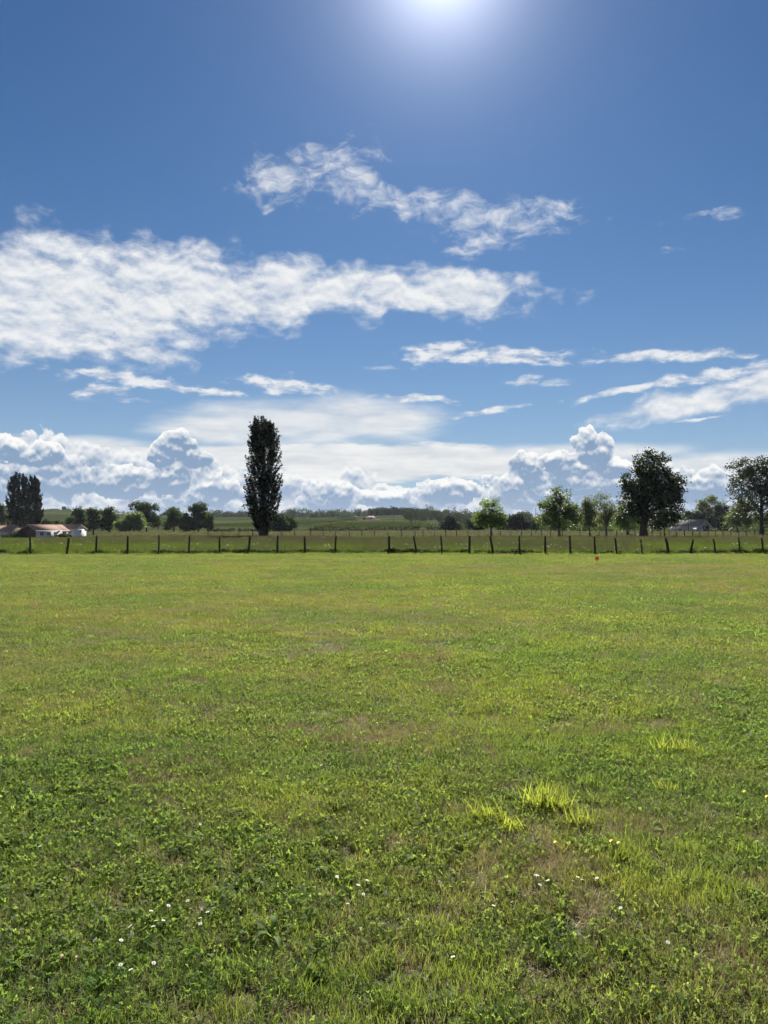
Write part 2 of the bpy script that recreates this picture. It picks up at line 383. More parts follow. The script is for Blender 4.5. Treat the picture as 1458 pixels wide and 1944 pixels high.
gx = np.unique(np.round(spread(-7000, 7000, 241), 3))
gy = np.unique(np.round(np.concatenate([np.linspace(-400, -6, 30), np.linspace(-6, 44.6, 60), np.linspace(44.6, 320, 90), np.geomspace(320, 9000, 120)]), 3))
obj('ground', sheet_mesh('ground', gx, gy, field_mat(), -0.01), kind='structure')
obj('lawn', sheet_mesh('lawn', np.linspace(-40, 40, 161), np.linspace(-6, FENCE_Y + 0.4, 110), lawn_soil(), 0.0), kind='structure')

# ================================================================ grasses and herbs
def blades(n, hmin, hmax, wmin, wmax, spread_r, lean, seed, taper=0.25, curl=0.5, segs=2, base_pow=0.5):
    """n grass blades as bent tapering strips"""
    g = np.random.default_rng(seed)
    an = g.uniform(0, 2 * np.pi, n); rr = spread_r * g.uniform(0, 1, n) ** base_pow
    bx, by = rr * np.cos(an), rr * np.sin(an)
    h = g.uniform(hmin, hmax, n); w = g.uniform(wmin, wmax, n)
    la = g.uniform(0, 2 * np.pi, n); ln = np.abs(g.normal(0, lean, n)) + 0.08
    d = np.stack([np.cos(la), np.sin(la)], 1); fa = g.uniform(0, np.pi, n); sd = np.stack([np.cos(fa), np.sin(fa), np.zeros(n)], 1)
    V = []; 
    for k in range(segs + 1):
        t = k / segs; th = ln * (1 + curl * t)
        off = h * t * np.sin(np.minimum(th, 1.45)); zz = h * t * np.cos(np.minimum(th, 1.45))
        c = np.stack([bx + d[:, 0] * off, by + d[:, 1] * off, zz], 1)
        ww = (w * (1 - (1 - taper) * t ** 1.5))[:, None] * 0.5
        V += [c - sd * ww, c + sd * ww]
    V = np.stack(V, 1); st = 2 * (segs + 1)            # (n, st, 3)
    base = (np.arange(n) * st)[:, None]
    F = np.concatenate([base + np.array([[2 * k, 2 * k + 1, 2 * k + 3, 2 * k + 2]]) for k in range(segs)], 0)
    tone = np.tile(g.uniform(0, 1, n), segs)
    return V.reshape(-1, 3), F, tone
def leaflets(n, size, zmin, zmax, spread_r, tilt, seed, aspect=0.8, per=3, stem=0.0):
    """n small leaves, each of `per` leaflets fanned round a point (clover when 3)"""
    g = np.random.default_rng(seed); V = []; F = []; tone = []
    for i in range(n):
        a = g.uniform(0, 2 * np.pi); r = spread_r * math.sqrt(g.uniform()); c = np.array([r * math.cos(a), r * math.sin(a), g.uniform(zmin, zmax)])
        tx, ty = g.normal(0, tilt, 2); s = size * g.uniform(0.65, 1.25); a0 = g.uniform(0, 6.28); tn = g.uniform()
        for k in range(per):
            b = a0 + k * 2 * np.pi / per + g.normal(0, 0.12)
            u = np.array([math.cos(b), math.sin(b), 0]); w = np.array([-math.sin(b), math.cos(b), 0])
            q = [c, c + s * (0.55 * u + 0.5 * aspect * w), c + s * 1.0 * u, c + s * (0.55 * u - 0.5 * aspect * w)]
            q = [p + np.array([0, 0, (p[0] - c[0]) * tx + (p[1] - c[1]) * ty + s * 0.10 * (j in (1, 3))]) for j, p in enumerate(q)]
            o = len(V); V += q; F.append((o, o + 1, o + 2, o + 3)); tone.append(np.clip(tn + g.normal(0, 0.1), 0, 1))
    return np.array(V), np.array(F), np.array(tone)
def rosette(n, l0, l1, wd, arch, seed):
    g = np.random.default_rng(seed); V = []; F = []; tone = []
    for i in range(n):
        a = i / n * 6.283 + g.normal(0, 0.25); L = g.uniform(l0, l1); w = wd * g.uniform(0.7, 1.2); ar = arch * g.uniform(0.5, 1.5)
        u = np.array([math.cos(a), math.sin(a), 0]); s = np.array([-u[1], u[0], 0]); o = len(V); pr = [0.3, 0.9, 1.0, 0.25]
        for k, t in enumerate((0.05, 0.4, 0.75, 1.0)):
            c = u * L * t + np.array([0, 0, L * ar * (t - 0.75 * t * t)]); q = s * w * 0.5 * pr[k]; lift = np.array([0, 0, 0.25 * w * pr[k]])
            V += [c - q + lift, c, c + q + lift]
        for k in range(3):
            for j in range(2): F.append((o + 3 * k + j, o + 3 * k + j + 1, o + 3 * k + j + 4, o + 3 * k + j + 3)); 
        tone += [g.uniform()] * 6
    return np.array(V), np.array(F), np.array(tone)
M_BLADE = leafmat('grass_blade', (0.122, 0.134, 0.040), (0.255, 0.290, 0.050), 0.46, 0.52, 0.55, 0.22, 1.0)
M_LUSH = leafmat('lush_grass', (0.116, 0.140, 0.032), (0.270, 0.330, 0.042), 0.48, 0.30, 0.55, 0.25, 1.0)
M_OLIVE = leafmat('olive_grass', (0.140, 0.136, 0.050), (0.245, 0.240, 0.056), 0.42, 0.40, 0.6, 0.2, 1.0)
M_CLOVER = leafmat('clover_leaf', (0.098, 0.140, 0.038), (0.240, 0.325, 0.050), 0.48, 0.60, 0.65, 0.08, 0.8)
M_WEED = leafmat('weed_leaf', (0.100, 0.124, 0.048), (0.215, 0.265, 0.056), 0.46, 0.55, 0.6, 0.10, 0.8)
M_STRAW = leafmat('dry_straw', (0.380, 0.310, 0.175), (0.32, 0.255, 0.125), 0.25, 0.45, 0.6, 0.2)
M_BRIGHT = leafmat('young_grass', (0.150, 0.180, 0.030), (0.400, 0.455, 0.055), 0.56, 0.22, 0.5, 0.2)
M_MEADOW = leafmat('meadow_grass', (0.055, 0.070, 0.022), (0.115, 0.150, 0.028), 0.42, 0.60, 0.6, 0.12)
M_MEADL = leafmat('green_meadow_grass', (0.056, 0.076, 0.018), (0.125, 0.168, 0.022), 0.44, 0.60, 0.6, 0.12)
M_SEED = leafmat('seeding_grass', (0.070, 0.064, 0.040), (0.090, 0.082, 0.042), 0.35, 0.35, 0.7, 0.1)
M_NETTLE = leafmat('nettle_leaf', (0.050, 0.076, 0.024), (0.105, 0.165, 0.030), 0.44, 0.5, 0.65, 0.08)

def source(name, parts):
    """parts: list of (verts, faces, tone, material) -> one mesh to be scattered"""
    vs, fs, ts, mi, ms = [], [], [], [], []
    n = 0
    for v, f, t, m_ in parts:
        vs.append(v); fs.append(f + n); ts.append(t); mi.append(np.full(len(f), len(ms))); ms.append(m_); n += len(v)
    me = mesh_np(name, np.concatenate(vs), np.concatenate(fs), ms, np.concatenate(ts), mat_idx=np.concatenate(mi))
    return bpy.data.objects.new(name, me)
def scatter(name, sources, pts, which, scale, label, cat, tilt=0.12):
    """one object whose geometry nodes put a source plant on every point"""
    col = bpy.data.collections.new(name + '_plants')
    for i, s in enumerate(sources): s.name = '%02d_%s' % (i, s.name); col.objects.link(s)
    me = bpy.data.meshes.new(name); me.vertices.add(len(pts)); me.vertices.foreach_set('co', np.asarray(pts, np.float32).ravel())
    g = np.random.default_rng(len(pts))
    a = me.attributes.new('which', 'INT', 'POINT'); a.data.foreach_set('value', np.asarray(which, np.int32))
    a = me.attributes.new('size', 'FLOAT', 'POINT'); a.data.foreach_set('value', np.asarray(scale, np.float32))
    rot = np.stack([g.normal(0, tilt, len(pts)), g.normal(0, tilt, len(pts)), g.uniform(0, 6.283, len(pts))], 1)
    a = me.attributes.new('turn', 'FLOAT_VECTOR', 'POINT'); a.data.foreach_set('vector', rot.astype(np.float32).ravel())
    o = obj(name, me, label=label, cat=cat, kind='stuff')
    ng = bpy.data.node_groups.new(name + '_scatter', 'GeometryNodeTree')
    ng.interface.new_socket('Geometry', in_out='INPUT', socket_type='NodeSocketGeometry'); ng.interface.new_socket('Geometry', in_out='OUTPUT', socket_type='NodeSocketGeometry')
    N, L = ng.nodes, ng.links
    gi, go = N.new('NodeGroupInput'), N.new('NodeGroupOutput')
    ci = N.new('GeometryNodeCollectionInfo'); ci.inputs[0].default_value = col; ci.inputs['Separate Children'].default_value = True; ci.inputs['Reset Children'].default_value = True
    ip = N.new('GeometryNodeInstanceOnPoints'); ip.inputs['Pick Instance'].default_value = True
    def attr(nm, dt):
        n = N.new('GeometryNodeInputNamedAttribute'); n.data_type = dt; n.inputs[0].default_value = nm; return n.outputs[0]
    L.new(gi.outputs[0], ip.inputs['Points']); L.new(ci.outputs[0], ip.inputs['Instance'])
    L.new(attr('which', 'INT'), ip.inputs['Instance Index']); L.new(attr('turn', 'FLOAT_VECTOR'), ip.inputs['Rotation']); L.new(attr('size', 'FLOAT'), ip.inputs['Scale'])
    L.new(ip.outputs[0], go.inputs[0])
    md = o.modifiers.new('scatter', 'NODES'); md.node_group = ng
    return o
def vnoise(x, y, freq, seed, octs=3):
    """smooth value noise 0..1"""
    out = np.zeros_like(x); amp = 1.0; tot = 0
    g = np.random.default_rng(seed); tab = g.uniform(0, 1, (256, 256))
    for o_ in range(octs):
        fx, fy = x * freq + 31.7 * o_, y * freq + 17.3 * o_
        ix, iy = np.floor(fx).astype(int), np.floor(fy).astype(int); tx, ty = fx - ix, fy - iy
        tx = tx * tx * (3 - 2 * tx); ty = ty * ty * (3 - 2 * ty)
        t = lambda i, j: tab[i % 256, j % 256]
        v = (t(ix, iy) * (1 - tx) + t(ix + 1, iy) * tx) * (1 - ty) + (t(ix, iy + 1) * (1 - tx) + t(ix + 1, iy + 1) * tx) * ty
        out += amp * v; tot += amp; amp *= 0.55; freq *= 2.1
    return out / tot
def wedge(d0, d1, dens, seed, margin=1.1, pad=0.6):
    """random ground points between two distances ahead of the camera, over the width the photograph shows plus a step to either side"""
    g = np.random.default_rng(seed)
    hw = 0.5004 * margin
    area = hw * (d1 * d1 - d0 * d0) + 2 * pad * (d1 - d0); n = int(area * dens)
    y = np.sqrt(g.uniform(d0 * d0, d1 * d1, n)); x = g.uniform(-1, 1, n) * (y * hw + pad)
    return x, y
def blob(x, y, items):
    """0..1 membership of patches given by photo pixel centre and half sizes on the ground (m)"""
    r = np.zeros_like(x)
    for px, py, rx, ry in items:
        cx, cy = GP(px, py); r = np.maximum(r, np.exp(-((x - cx) / rx) ** 2 - ((y - cy) / ry) ** 2))
    return r
def build_lawn():
    S = []
    def grp(f, n): 
        i0 = len(S)
        for k in range(n): S.append(f(k))
        return np.arange(i0, i0 + n)
    G = grp(lambda k: source('mown_grass', [(*blades(46, .018, .052, .0016, .0034, .060, .55, 100 + k, .35), M_BLADE), (*blades(15, .015, .04, .0015, .003, .06, 1.0, 150 + k, .3), M_STRAW)]), 4)
    O = grp(lambda k: source('olive_tuft', [(*blades(40, .015, .045, .0016, .0034, .060, .65, 200 + k, .35), M_OLIVE), (*blades(14, .015, .04, .0015, .003, .06, .9, 250 + k, .3), M_BLADE)]), 3)
    C = grp(lambda k: source('clover_patch', [(*leaflets(46, .0078, .010, .040, .060, .85, 300 + k), M_CLOVER), (*blades(10, .02, .045, .0015, .003, .06, .5, 350 + k), M_BLADE), (*blades(8, .02, .045, .0013, .0026, .06, 1.2, 360 + k), M_STRAW)]), 4)
    W = grp(lambda k: source('small_weed', [(*leaflets(54, .0072, .006, .034, .055, .95, 400 + k, .65, 2), M_WEED), (*blades(14, .02, .04, .0015, .003, .06, .6, 450 + k), M_BLADE), (*blades(10, .02, .045, .0013, .0026, .06, 1.2, 460 + k), M_STRAW)]), 3)
    D_ = grp(lambda k: source('dry_thatch', [(*blades(80, .02, .055, .0014, .0028, .07, 1.25, 500 + k, .3, .2), M_STRAW), (*blades(8, .015, .035, .0015, .003, .06, .6, 550 + k), M_OLIVE)]), 3)
    L = grp(lambda k: source('lush_tuft', [(*blades(44, .028, .066, .002, .0042, .055, .42, 600 + k, .2), M_LUSH)]), 3)
    Z = grp(lambda k: source('leaf_rosette', [(*rosette(8, .035, .075, .019, .55, 700 + k), M_WEED)]), 3)
    B = grp(lambda k: source('broad_leaf_clump', [(*leaflets(13, .0165, .012, .045, .055, .7, 800 + k, .85, 3), M_CLOVER)]), 2)
    # wider patches of the same plants for the lawn farther off
    near = (G, O, C, W, D_, L, Z, B)
    def patch(nm, *parts): return lambda k: source(nm, [(*(blades(n_, h0, h1, w0, w1, .19, ln, sd + k, .35, .4, 1) if kind == 'b' else leaflets(n_, h0, .008, .034, .19, .9, sd + k, .7, h1)), m_) for kind, n_, h0, h1, w0, w1, ln, sd, m_ in parts])
    fG = grp(patch('mown_patch', ('b', 300, .016, .044, .0026, .0046, .60, 2100, M_BLADE), ('b', 90, .015, .038, .0024, .004, 1.0, 2150, M_STRAW), ('l', 34, .012, 2, 0, 0, 0, 2180, M_WEED)), 3)
    fO = grp(patch('olive_patch', ('b', 300, .015, .040, .0026, .0046, .70, 2200, M_OLIVE), ('b', 70, .015, .04, .0024, .004, .9, 2250, M_BLADE)), 2)
    fC = grp(patch('clover_lawn_patch', ('l', 120, .011, 3, 0, 0, 0, 2300, M_CLOVER), ('b', 150, .016, .042, .0026, .0046, .6, 2350, M_BLADE)), 2)
    fD = grp(patch('dry_patch', ('b', 300, .016, .045, .0022, .004, 1.2, 2500, M_STRAW), ('b', 110, .015, .036, .0026, .0042, .6, 2550, M_OLIVE)), 2)
    fL = grp(patch('lush_patch', ('b', 300, .024, .056, .0028, .005, .45, 2600, M_LUSH)), 2)
    fW = grp(patch('weedy_patch', ('l', 110, .011, 2, 0, 0, 0, 2700, M_WEED), ('b', 190, .016, .042, .0026, .0044, .6, 2750, M_BLADE), ('b', 50, .015, .04, .0022, .004, 1.1, 2780, M_STRAW)), 2)
    fZ = grp(lambda k: source('dark_rosettes', [(*rosette(8, .04, .08, .022, .5, 2800 + k), M_WEED)]), 1)
    far_ = (fG, fO, fC, fW, fD, fL, fZ, fC)
    pts, which, size = [], [], []
    for d0, d1, dens, sc, seed in ((0.9, 6.0, 600, 1.0, 1), (6.0, 9.5, 400, 1.1, 2), (9.5, 18.0, 62, 1.0, 3), (18.0, 30.0, 44, 1.12, 4), (30.0, FENCE_Y + .15, 36, 1.25, 5)):
        G, O, C, W, D_, L, Z, B = near if d0 < 9 else far_
        x, y = wedge(d0, d1, dens, seed, 1.08 if d0 < 9 else 1.32, 1.7 if d0 < 9 else 3); n = len(x); g = np.random.default_rng(50 + seed)
        clov = vnoise(x, y, 0.55, 11) + 0.28 * blob(x, y, [(420, 1560, 1.5, .9), (300, 1720, 1.1, .5), (700, 1640, 1.2, .6), (560, 1800, .6, .35), (980, 1790, .4, .25), (150, 1500, 1.2, .8)])
        dry = vnoise(x, y, 1.5, 12) + 0.30 * blob(x, y, [(660, 1385, .5, .5), (600, 1240, .9, 1.0), (1230, 1790, .2, .14), (1010, 1640, .2, .16), (800, 1475, .3, .25), (90, 1655, .22, .12), (330, 1650, .22, .12), (320, 1890, .1, .08), (900, 1190, 1.0, 1.0), (740, 1260, .8, .6)]) + .42 * blob(x, y, [(1280, 1080, 9, 1.6), (1080, 1077, 5, 1.0), (1420, 1092, 5, 1.6), (1180, 1088, 5, .9)])
        lush = vnoise(x, y, 0.5, 13) + 0.36 * blob(x, y, [(1080, 1410, 1.3, 1.0), (1270, 1420, .9, .7), (900, 1370, 1.0, .9), (90, 1440, .8, .7), (200, 1380, 1.4, .8), (870, 1290, 1.6, 1.2), (1380, 1690, .5, .3), (800, 1880, .35, .14), (1320, 1620, .4, .25)])
        ol = .6 * vnoise(x, y, 0.22, 14) + .4 * vnoise(x * .25, y, .45, 17) + (vnoise(x * .12, y * .8, .6, 18) - .5) * .35 * sstep(y, 12, 24) + sstep(y, 6, 26) * 0.12 + 0.5 * blob(x, y, [(1250, 1085, 9, 2.6), (1050, 1078, 6, 1.5), (300, 1150, 6, 3.5), (80, 1200, 4, 2.5)])
        u = g.uniform(0, 1, n); w = np.where(u < 0.55, G[g.integers(0, len(G), n)], np.where(u < 0.80, W[g.integers(0, len(W), n)], C[g.integers(0, len(C), n)]))
        v = g.normal(0, .10, n)
        pick = lambda cond, arr: np.where(cond, arr[g.integers(0, len(arr), n)], w)
        w = pick((clov + v > .58) & (g.uniform(0, 1, n) < .55), C)
        w = pick((clov + v > .70) & (g.uniform(0, 1, n) < .22), B)
        w = pick((ol + v > .60) & (g.uniform(0, 1, n) < .6), O)
        w = pick((lush + v > .72) & (g.uniform(0, 1, n) < .42), L)
        w = pick((dry + v > .69) & (g.uniform(0, 1, n) < .62), D_)
        w = pick(g.uniform(0, 1, n) < .09, D_)
        w = pick(g.uniform(0, 1, n) < (.028 if d0 < 9 else .05), Z)
        bare = (vnoise(x, y, 2.6, 15) + v * .5 < .22) & (g.uniform(0, 1, n) < .6)
        s = sc * g.uniform(.75, 1.25, n) * (0.8 + .5 * vnoise(x, y, .8, 16)) * np.where(np.isin(w, L) & (y > 12), .8, 1)
        keep = ~bare
        pts.append(np.stack([x, y, terrain(x, y) - .002], 1)[keep]); which.append(w[keep]); size.append(s[keep])
    scatter('lawn_grass', S, np.concatenate(pts), np.concatenate(which), np.concatenate(size), 'mown yellow green lawn of short grass, clover and small weeds', 'grass', .1)
build_lawn()
def build_meadow():
    S = [source('tall_grass', [(*blades(60, .25, .58, .006, .013, .34, .30, 900 + k, .15, .6, 3, .5), M_MEADOW), (*blades(16, .4, .72, .004, .010, .34, .25, 930 + k, .6, .7, 3, .5), M_SEED)]) for k in range(3)]
    S += [source('seeding_grass', [(*blades(40, .25, .5, .006, .012, .36, .35, 950 + k, .15, .6, 3, .5), M_MEADOW), (*blades(50, .35, .70, .006, .012, .36, .3, 970 + k, .7, .7, 3, .5), M_SEED)]) for k in range(2)]
    S += [source('green_tuft', [(*blades(70, .25, .55, .008, .016, .30, .35, 990 + k, .1, .6, 3, .5), M_MEADL)]) for k in range(2)]
    S += [source('flowering_grass', [(*blades(40, .25, .5, .006, .012, .34, .35, 1010, .15, .6, 3, .5), M_MEADOW), (*leaflets(7, .045, .42, .62, .3, .3, 1011, .9, 3), plain('white_umbel', (.75, .76, .68), .7))])]
    g = np.random.default_rng(21)
    x, y = wedge(FENCE_Y + .55, 76, 5.2, 22, 1.25, 3); x2, y2 = wedge(76, 122, 2.6, 23, 1.2, 3)
    x = np.concatenate([x, x2]); y = np.concatenate([y, y2]); n = len(x)
    u = g.uniform(0, 1, n); w = g.integers(0, 3, n)
    sd = vnoise(x, y, .05, 24) + .16 * sstep(y, 70, 115) - .15 * sstep(30 - y, -60, 0)
    w = np.where((sd + g.normal(0, .08, n) > .6), g.integers(3, 5, n), w)
    gr = vnoise(x, y * .6, .09, 25) + .16 * (1 - sstep(y, 46, 75)); w = np.where((gr + g.normal(0, .07, n) > .60), g.integers(5, 7, n), w)
    w = np.where(u < .003 + .012 * (y < 58), 7, w)
    s = g.uniform(.7, 1.15, n) * (.75 + .5 * vnoise(x, y, .15, 26)) * np.where(y > 76, .72, .78) * (1 - .25 * sstep(y, 90, 120))
    s *= np.where(y < 46.5, .85, 1)
    scatter('meadow_grass', S, np.stack([x, y, terrain(x, y) - .02], 1), w, s, 'tall unmown meadow grass between the near and the far post fence', 'grass', .08)
    # dark rank weeds along the foot of the near fence
    S = [source('rank_weeds', [(*leaflets(150, .085, .03, .50, .30, .7, 1100 + k, .55, 2), M_NETTLE), (*blades(24, .2, .5, .008, .016, .28, .4, 1130 + k, .1, .6, 3), M_MEADOW)]) for k in range(3)]
    n = 1300; x = g.uniform(-30, 30, n); y = FENCE_Y + .28 + np.abs(g.normal(0, .26, n))
    k = vnoise(x, x * 0, .33, 27); keep = k + g.normal(0, .06, n) > .28; x, y = x[keep], y[keep]; n = len(x)
    near = np.min(np.abs(x[:, None] - np.array([PX(p[1], FENCE_Y) for p in NEAR_POSTS])[None, :]), 1) < .35
    s = g.uniform(.35, .75, n) * (.6 + .45 * vnoise(x, x * 0 + 3, .6, 28)) * np.where(near, 1.3, 1)
    scatter('rank_weeds', S, np.stack([x, y, terrain(x, y) - .02], 1), g.integers(0, 3, n), s, 'dark rank weeds growing along the foot of the near fence', 'weeds', .1)
    # longer grass left by the mower along the edge of the lawn
    S = [source('edge_grass', [(*blades(60, .06, .20, .006, .012, .16, .45, 1300 + k, .15, .6, 2), (M_MEADL, M_BLADE)[k])]) for k in range(2)]
    n = 2600; x = g.uniform(-30, 30, n); y = FENCE_Y + .05 + g.normal(0, .22, n) + .25 * (vnoise(x, x * 0 + 9, .5, 33) - .5)
    scatter('lawn_edge_grass', S, np.stack([x, y, terrain(x, y) - .01], 1), g.integers(0, 2, n), g.uniform(.5, 1.3, n), 'longer ragged grass along the mown edge by the fence', 'grass', .1)
    # sparse tussocks on the brownish pasture beyond the far fence
    S = [source('pasture_tussock', [(*blades(46, .15, .40, .012, .026, .5, .45, 1200 + k, .2, .6, 2, .5), (M_SEED, M_MEADOW, M_SEED)[k]), (*blades(16, .15, .4, .012, .026, .5, .45, 1230 + k, .2, .6, 2, .5), M_OLIVE)]) for k in range(3)]
    x, y = wedge(122, 296, .6, 29, 1.15, 3); n = len(x)
    scatter('pasture_grass', S, np.stack([x, y, terrain(x, y) - .03], 1), g.integers(0, 3, n), g.uniform(.4, .8, n) * (.6 + .8 * vnoise(x, y * .2, .06, 30)), 'brownish seeding pasture grass beyond the far fence', 'grass', .06)
NEAR_POSTS = [(-62, -60, 1019), (-2, -4, 1018), (57, 56, 1018), (131, 124, 1021), (184, 181, 1017), (243, 241, 1018), (302, 300, 1016), (360, 357, 1017), (417, 416, 1020), (475, 470, 1018), (527, 526, 1017), (578, 579, 1018), (638, 635, 1018),
              (738, 743, 1017), (786, 789, 1018), (837, 839, 1017), (892, 890, 1017), (931, 937, 1018), (986, 986, 1018), (1035, 1035, 1018), (1082, 1082, 1017), (1129, 1129, 1019), (1168, 1172, 1022), (1217, 1219, 1024),
              (1265, 1267, 1021), (1315, 1313, 1024), (1355, 1358, 1023), (1402, 1407, 1020), (1446, 1450, 1021), (1494, 1493, 1020), (1540, 1541, 1021)]
build_meadow()
# ================================================================ trees
M_BARK = plain('bark', (0.060, 0.048, 0.036), 0.95, 0.1, 0.4, 6.0, 0.6)
M_BARK2 = plain('grey_bark', (0.085, 0.075, 0.06), 0.95, 0.1, 0.4, 6.0, 0.6)
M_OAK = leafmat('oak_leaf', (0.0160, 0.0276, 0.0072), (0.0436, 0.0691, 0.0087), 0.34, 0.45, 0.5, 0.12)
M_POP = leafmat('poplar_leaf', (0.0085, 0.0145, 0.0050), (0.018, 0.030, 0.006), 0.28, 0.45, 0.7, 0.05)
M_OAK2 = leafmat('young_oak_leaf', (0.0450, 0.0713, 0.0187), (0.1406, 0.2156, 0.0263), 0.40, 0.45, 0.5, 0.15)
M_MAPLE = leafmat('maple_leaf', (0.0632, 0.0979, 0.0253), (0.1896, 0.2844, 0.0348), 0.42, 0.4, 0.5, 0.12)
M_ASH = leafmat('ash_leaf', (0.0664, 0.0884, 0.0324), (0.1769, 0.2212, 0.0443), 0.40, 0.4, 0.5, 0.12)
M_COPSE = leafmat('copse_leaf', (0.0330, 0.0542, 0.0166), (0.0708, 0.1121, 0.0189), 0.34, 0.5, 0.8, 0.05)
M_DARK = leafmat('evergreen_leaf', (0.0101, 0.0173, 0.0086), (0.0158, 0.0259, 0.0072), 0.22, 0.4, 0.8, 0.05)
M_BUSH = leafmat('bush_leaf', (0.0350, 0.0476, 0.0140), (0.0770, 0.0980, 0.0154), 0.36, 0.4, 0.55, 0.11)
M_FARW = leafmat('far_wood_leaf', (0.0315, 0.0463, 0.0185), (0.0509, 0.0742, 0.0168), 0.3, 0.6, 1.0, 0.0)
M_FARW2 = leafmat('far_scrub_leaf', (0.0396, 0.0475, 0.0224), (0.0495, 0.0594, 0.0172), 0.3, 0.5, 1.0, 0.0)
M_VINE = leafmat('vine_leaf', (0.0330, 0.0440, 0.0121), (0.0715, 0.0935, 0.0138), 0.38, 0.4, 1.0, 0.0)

def leafquads(c, size, g, up=0.35, aspect=0.62):
    """leaf-sized pointed faces at points c, turned every way but a little more towards the sky"""
    n = len(c)
    nrm = g.normal(0, 1, (n, 3)); nrm[:, 2] += up * np.sign(nrm[:, 2] + .3); nrm /= np.linalg.norm(nrm, axis=1)[:, None] + 1e-9
    t = g.normal(0, 1, (n, 3)); u = np.cross(nrm, t); u /= np.linalg.norm(u, axis=1)[:, None] + 1e-9; w = np.cross(nrm, u)
    s = (size * g.uniform(.6, 1.3, n))[:, None]
    bend = nrm * s * .12
    v = np.stack([c - u * s * .5, c + w * s * .5 * aspect + bend, c + u * s * .5, c - w * s * .5 * aspect + bend], 1)
    f = np.arange(4 * n).reshape(n, 4)
    return v.reshape(-1, 3), f
def curve(p0, p1, bow, k, g, wob=0.0):
    t = np.linspace(0, 1, k)[:, None]; mid = (p0 + p1) / 2 + bow
    pts = (1 - t) ** 2 * p0 + 2 * t * (1 - t) * mid + t * t * p1
    if wob: pts[1:-1] += g.normal(0, wob, (k - 2, 3))
    return pts
def tree(name, label, px, D, base_py, lobes, leaf, nclus, per, m_leaf, trunk_w, seed, cat='tree', group=None, bark=None, fork=0.30, csize=0.9, depth=0.9, limbs=16, outer=2.4, loc=None, up=0.35, droop=0.0, trunk_top=0.72, lean=0.0, dense=1.7):
    """broad-leaved tree; lobes are crown masses given as (px, py, half width px, half height px) seen at distance D"""
    g = np.random.default_rng(seed); s = D / FPX; nclus = int(nclus * dense); leaf *= 1.08
    x0, y0 = PX(px, D), D; z0 = gz(x0, y0)
    zb = z0 if base_py is None else PZ(base_py, D); zb = min(zb, z0 + .3)
    root = thing(name, label, cat, (x0, y0, z0), group)
    L = np.array([((a - px) * s, 0, PZ(b, D) - z0, rx * s, rx * s * depth, ry * s) for a, b, rx, ry in lobes])
    L[:, 1] += g.normal(0, .25, len(L)) * L[:, 3] * (len(L) > 1)
    vol = L[:, 3] * L[:, 4] * L[:, 5]; pick = g.choice(len(L), nclus, p=vol ** .8 / (vol ** .8).sum())
    d = g.normal(0, 1, (nclus, 3)); d /= np.linalg.norm(d, axis=1)[:, None]
    r = g.uniform(0, 1, nclus) ** (1 / outer)
    C = L[pick, :3] + d * r[:, None] * L[pick, 3:6] * (1 - .12 * g.uniform(0, 1, nclus))[:, None]
    # leaves in tufts round the twig ends
    cs = csize * (.6 + .8 * g.uniform(0, 1, nclus)); idx = np.repeat(np.arange(nclus), per)
    P = C[idx] + np.clip(g.normal(0, 1, (len(idx), 3)), -1.7, 1.7) * cs[idx][:, None] * np.array([.55, .55, .42])
    if droop: P[:, 2] -= droop * np.abs(g.normal(0, 1, len(P)))
    P[:, 2] = np.maximum(P[:, 2], .35)
    v, f = leafquads(P, leaf, g, up)
    tone = np.clip(g.uniform(0, 1, nclus)[idx] * .6 + g.uniform(0, 1, len(idx)) * .4, 0, 1)
    obj('crown', mesh_np('crown', v, f, [m_leaf], tone), root)
    # trunk, limbs and twigs
    top = L[:, 2].max() + L[:, 5].max() * .3; H = top * trunk_top; tr = trunk_w / 2
    mb = MB(); k = 7
    tz = np.linspace(-.15, H, k); tp = np.stack([np.cumsum(g.normal(0, tr * .22, k)) + lean * tz, np.cumsum(g.normal(0, tr * .2, k)), tz], 1); tp[0, :2] = 0; tp[1, :2] *= .4
    mb.tube(tp, np.interp(tz, [-.15, .25, H * .5, H], [tr * 1.35, tr, tr * .72, tr * .25]), 8)
    order = g.permutation(nclus)[:limbs]; lim = []
    for i in order:
        tgt = C[i]; h0 = np.clip(tgt[2] * g.uniform(.35, .75), H * fork, H * .97)
        p0 = np.array([np.interp(h0, tz, tp[:, 0]), np.interp(h0, tz, tp[:, 1]), h0])
        ln = np.linalg.norm(tgt - p0); pts = curve(p0, tgt, np.array([0, 0, -.06 * ln + g.normal(0, .06) * ln]), 6, g, ln * .02)
        r0 = min(tr * .45, .018 * ln + .03); mb.tube(pts, np.linspace(r0, r0 * .2, 6), 5); lim.append(pts)
    LP = np.concatenate(lim + [tp[3:]])
    for i in g.permutation(nclus)[:min(nclus, limbs * 5)]:
        j = np.argmin(((LP - C[i]) ** 2).sum(1) + 3 * np.maximum(LP[:, 2] - C[i][2], 0) ** 2)
        ln = np.linalg.norm(C[i] - LP[j])
        if .2 < ln < 6: mb.tube(curve(LP[j], C[i], np.array([0, 0, -.08 * ln]), 4, g), np.linspace(.012 * ln + .012, .008, 4), 3)
    obj('trunk', mb.mesh('trunk', bark or M_BARK, True), root)
    return root
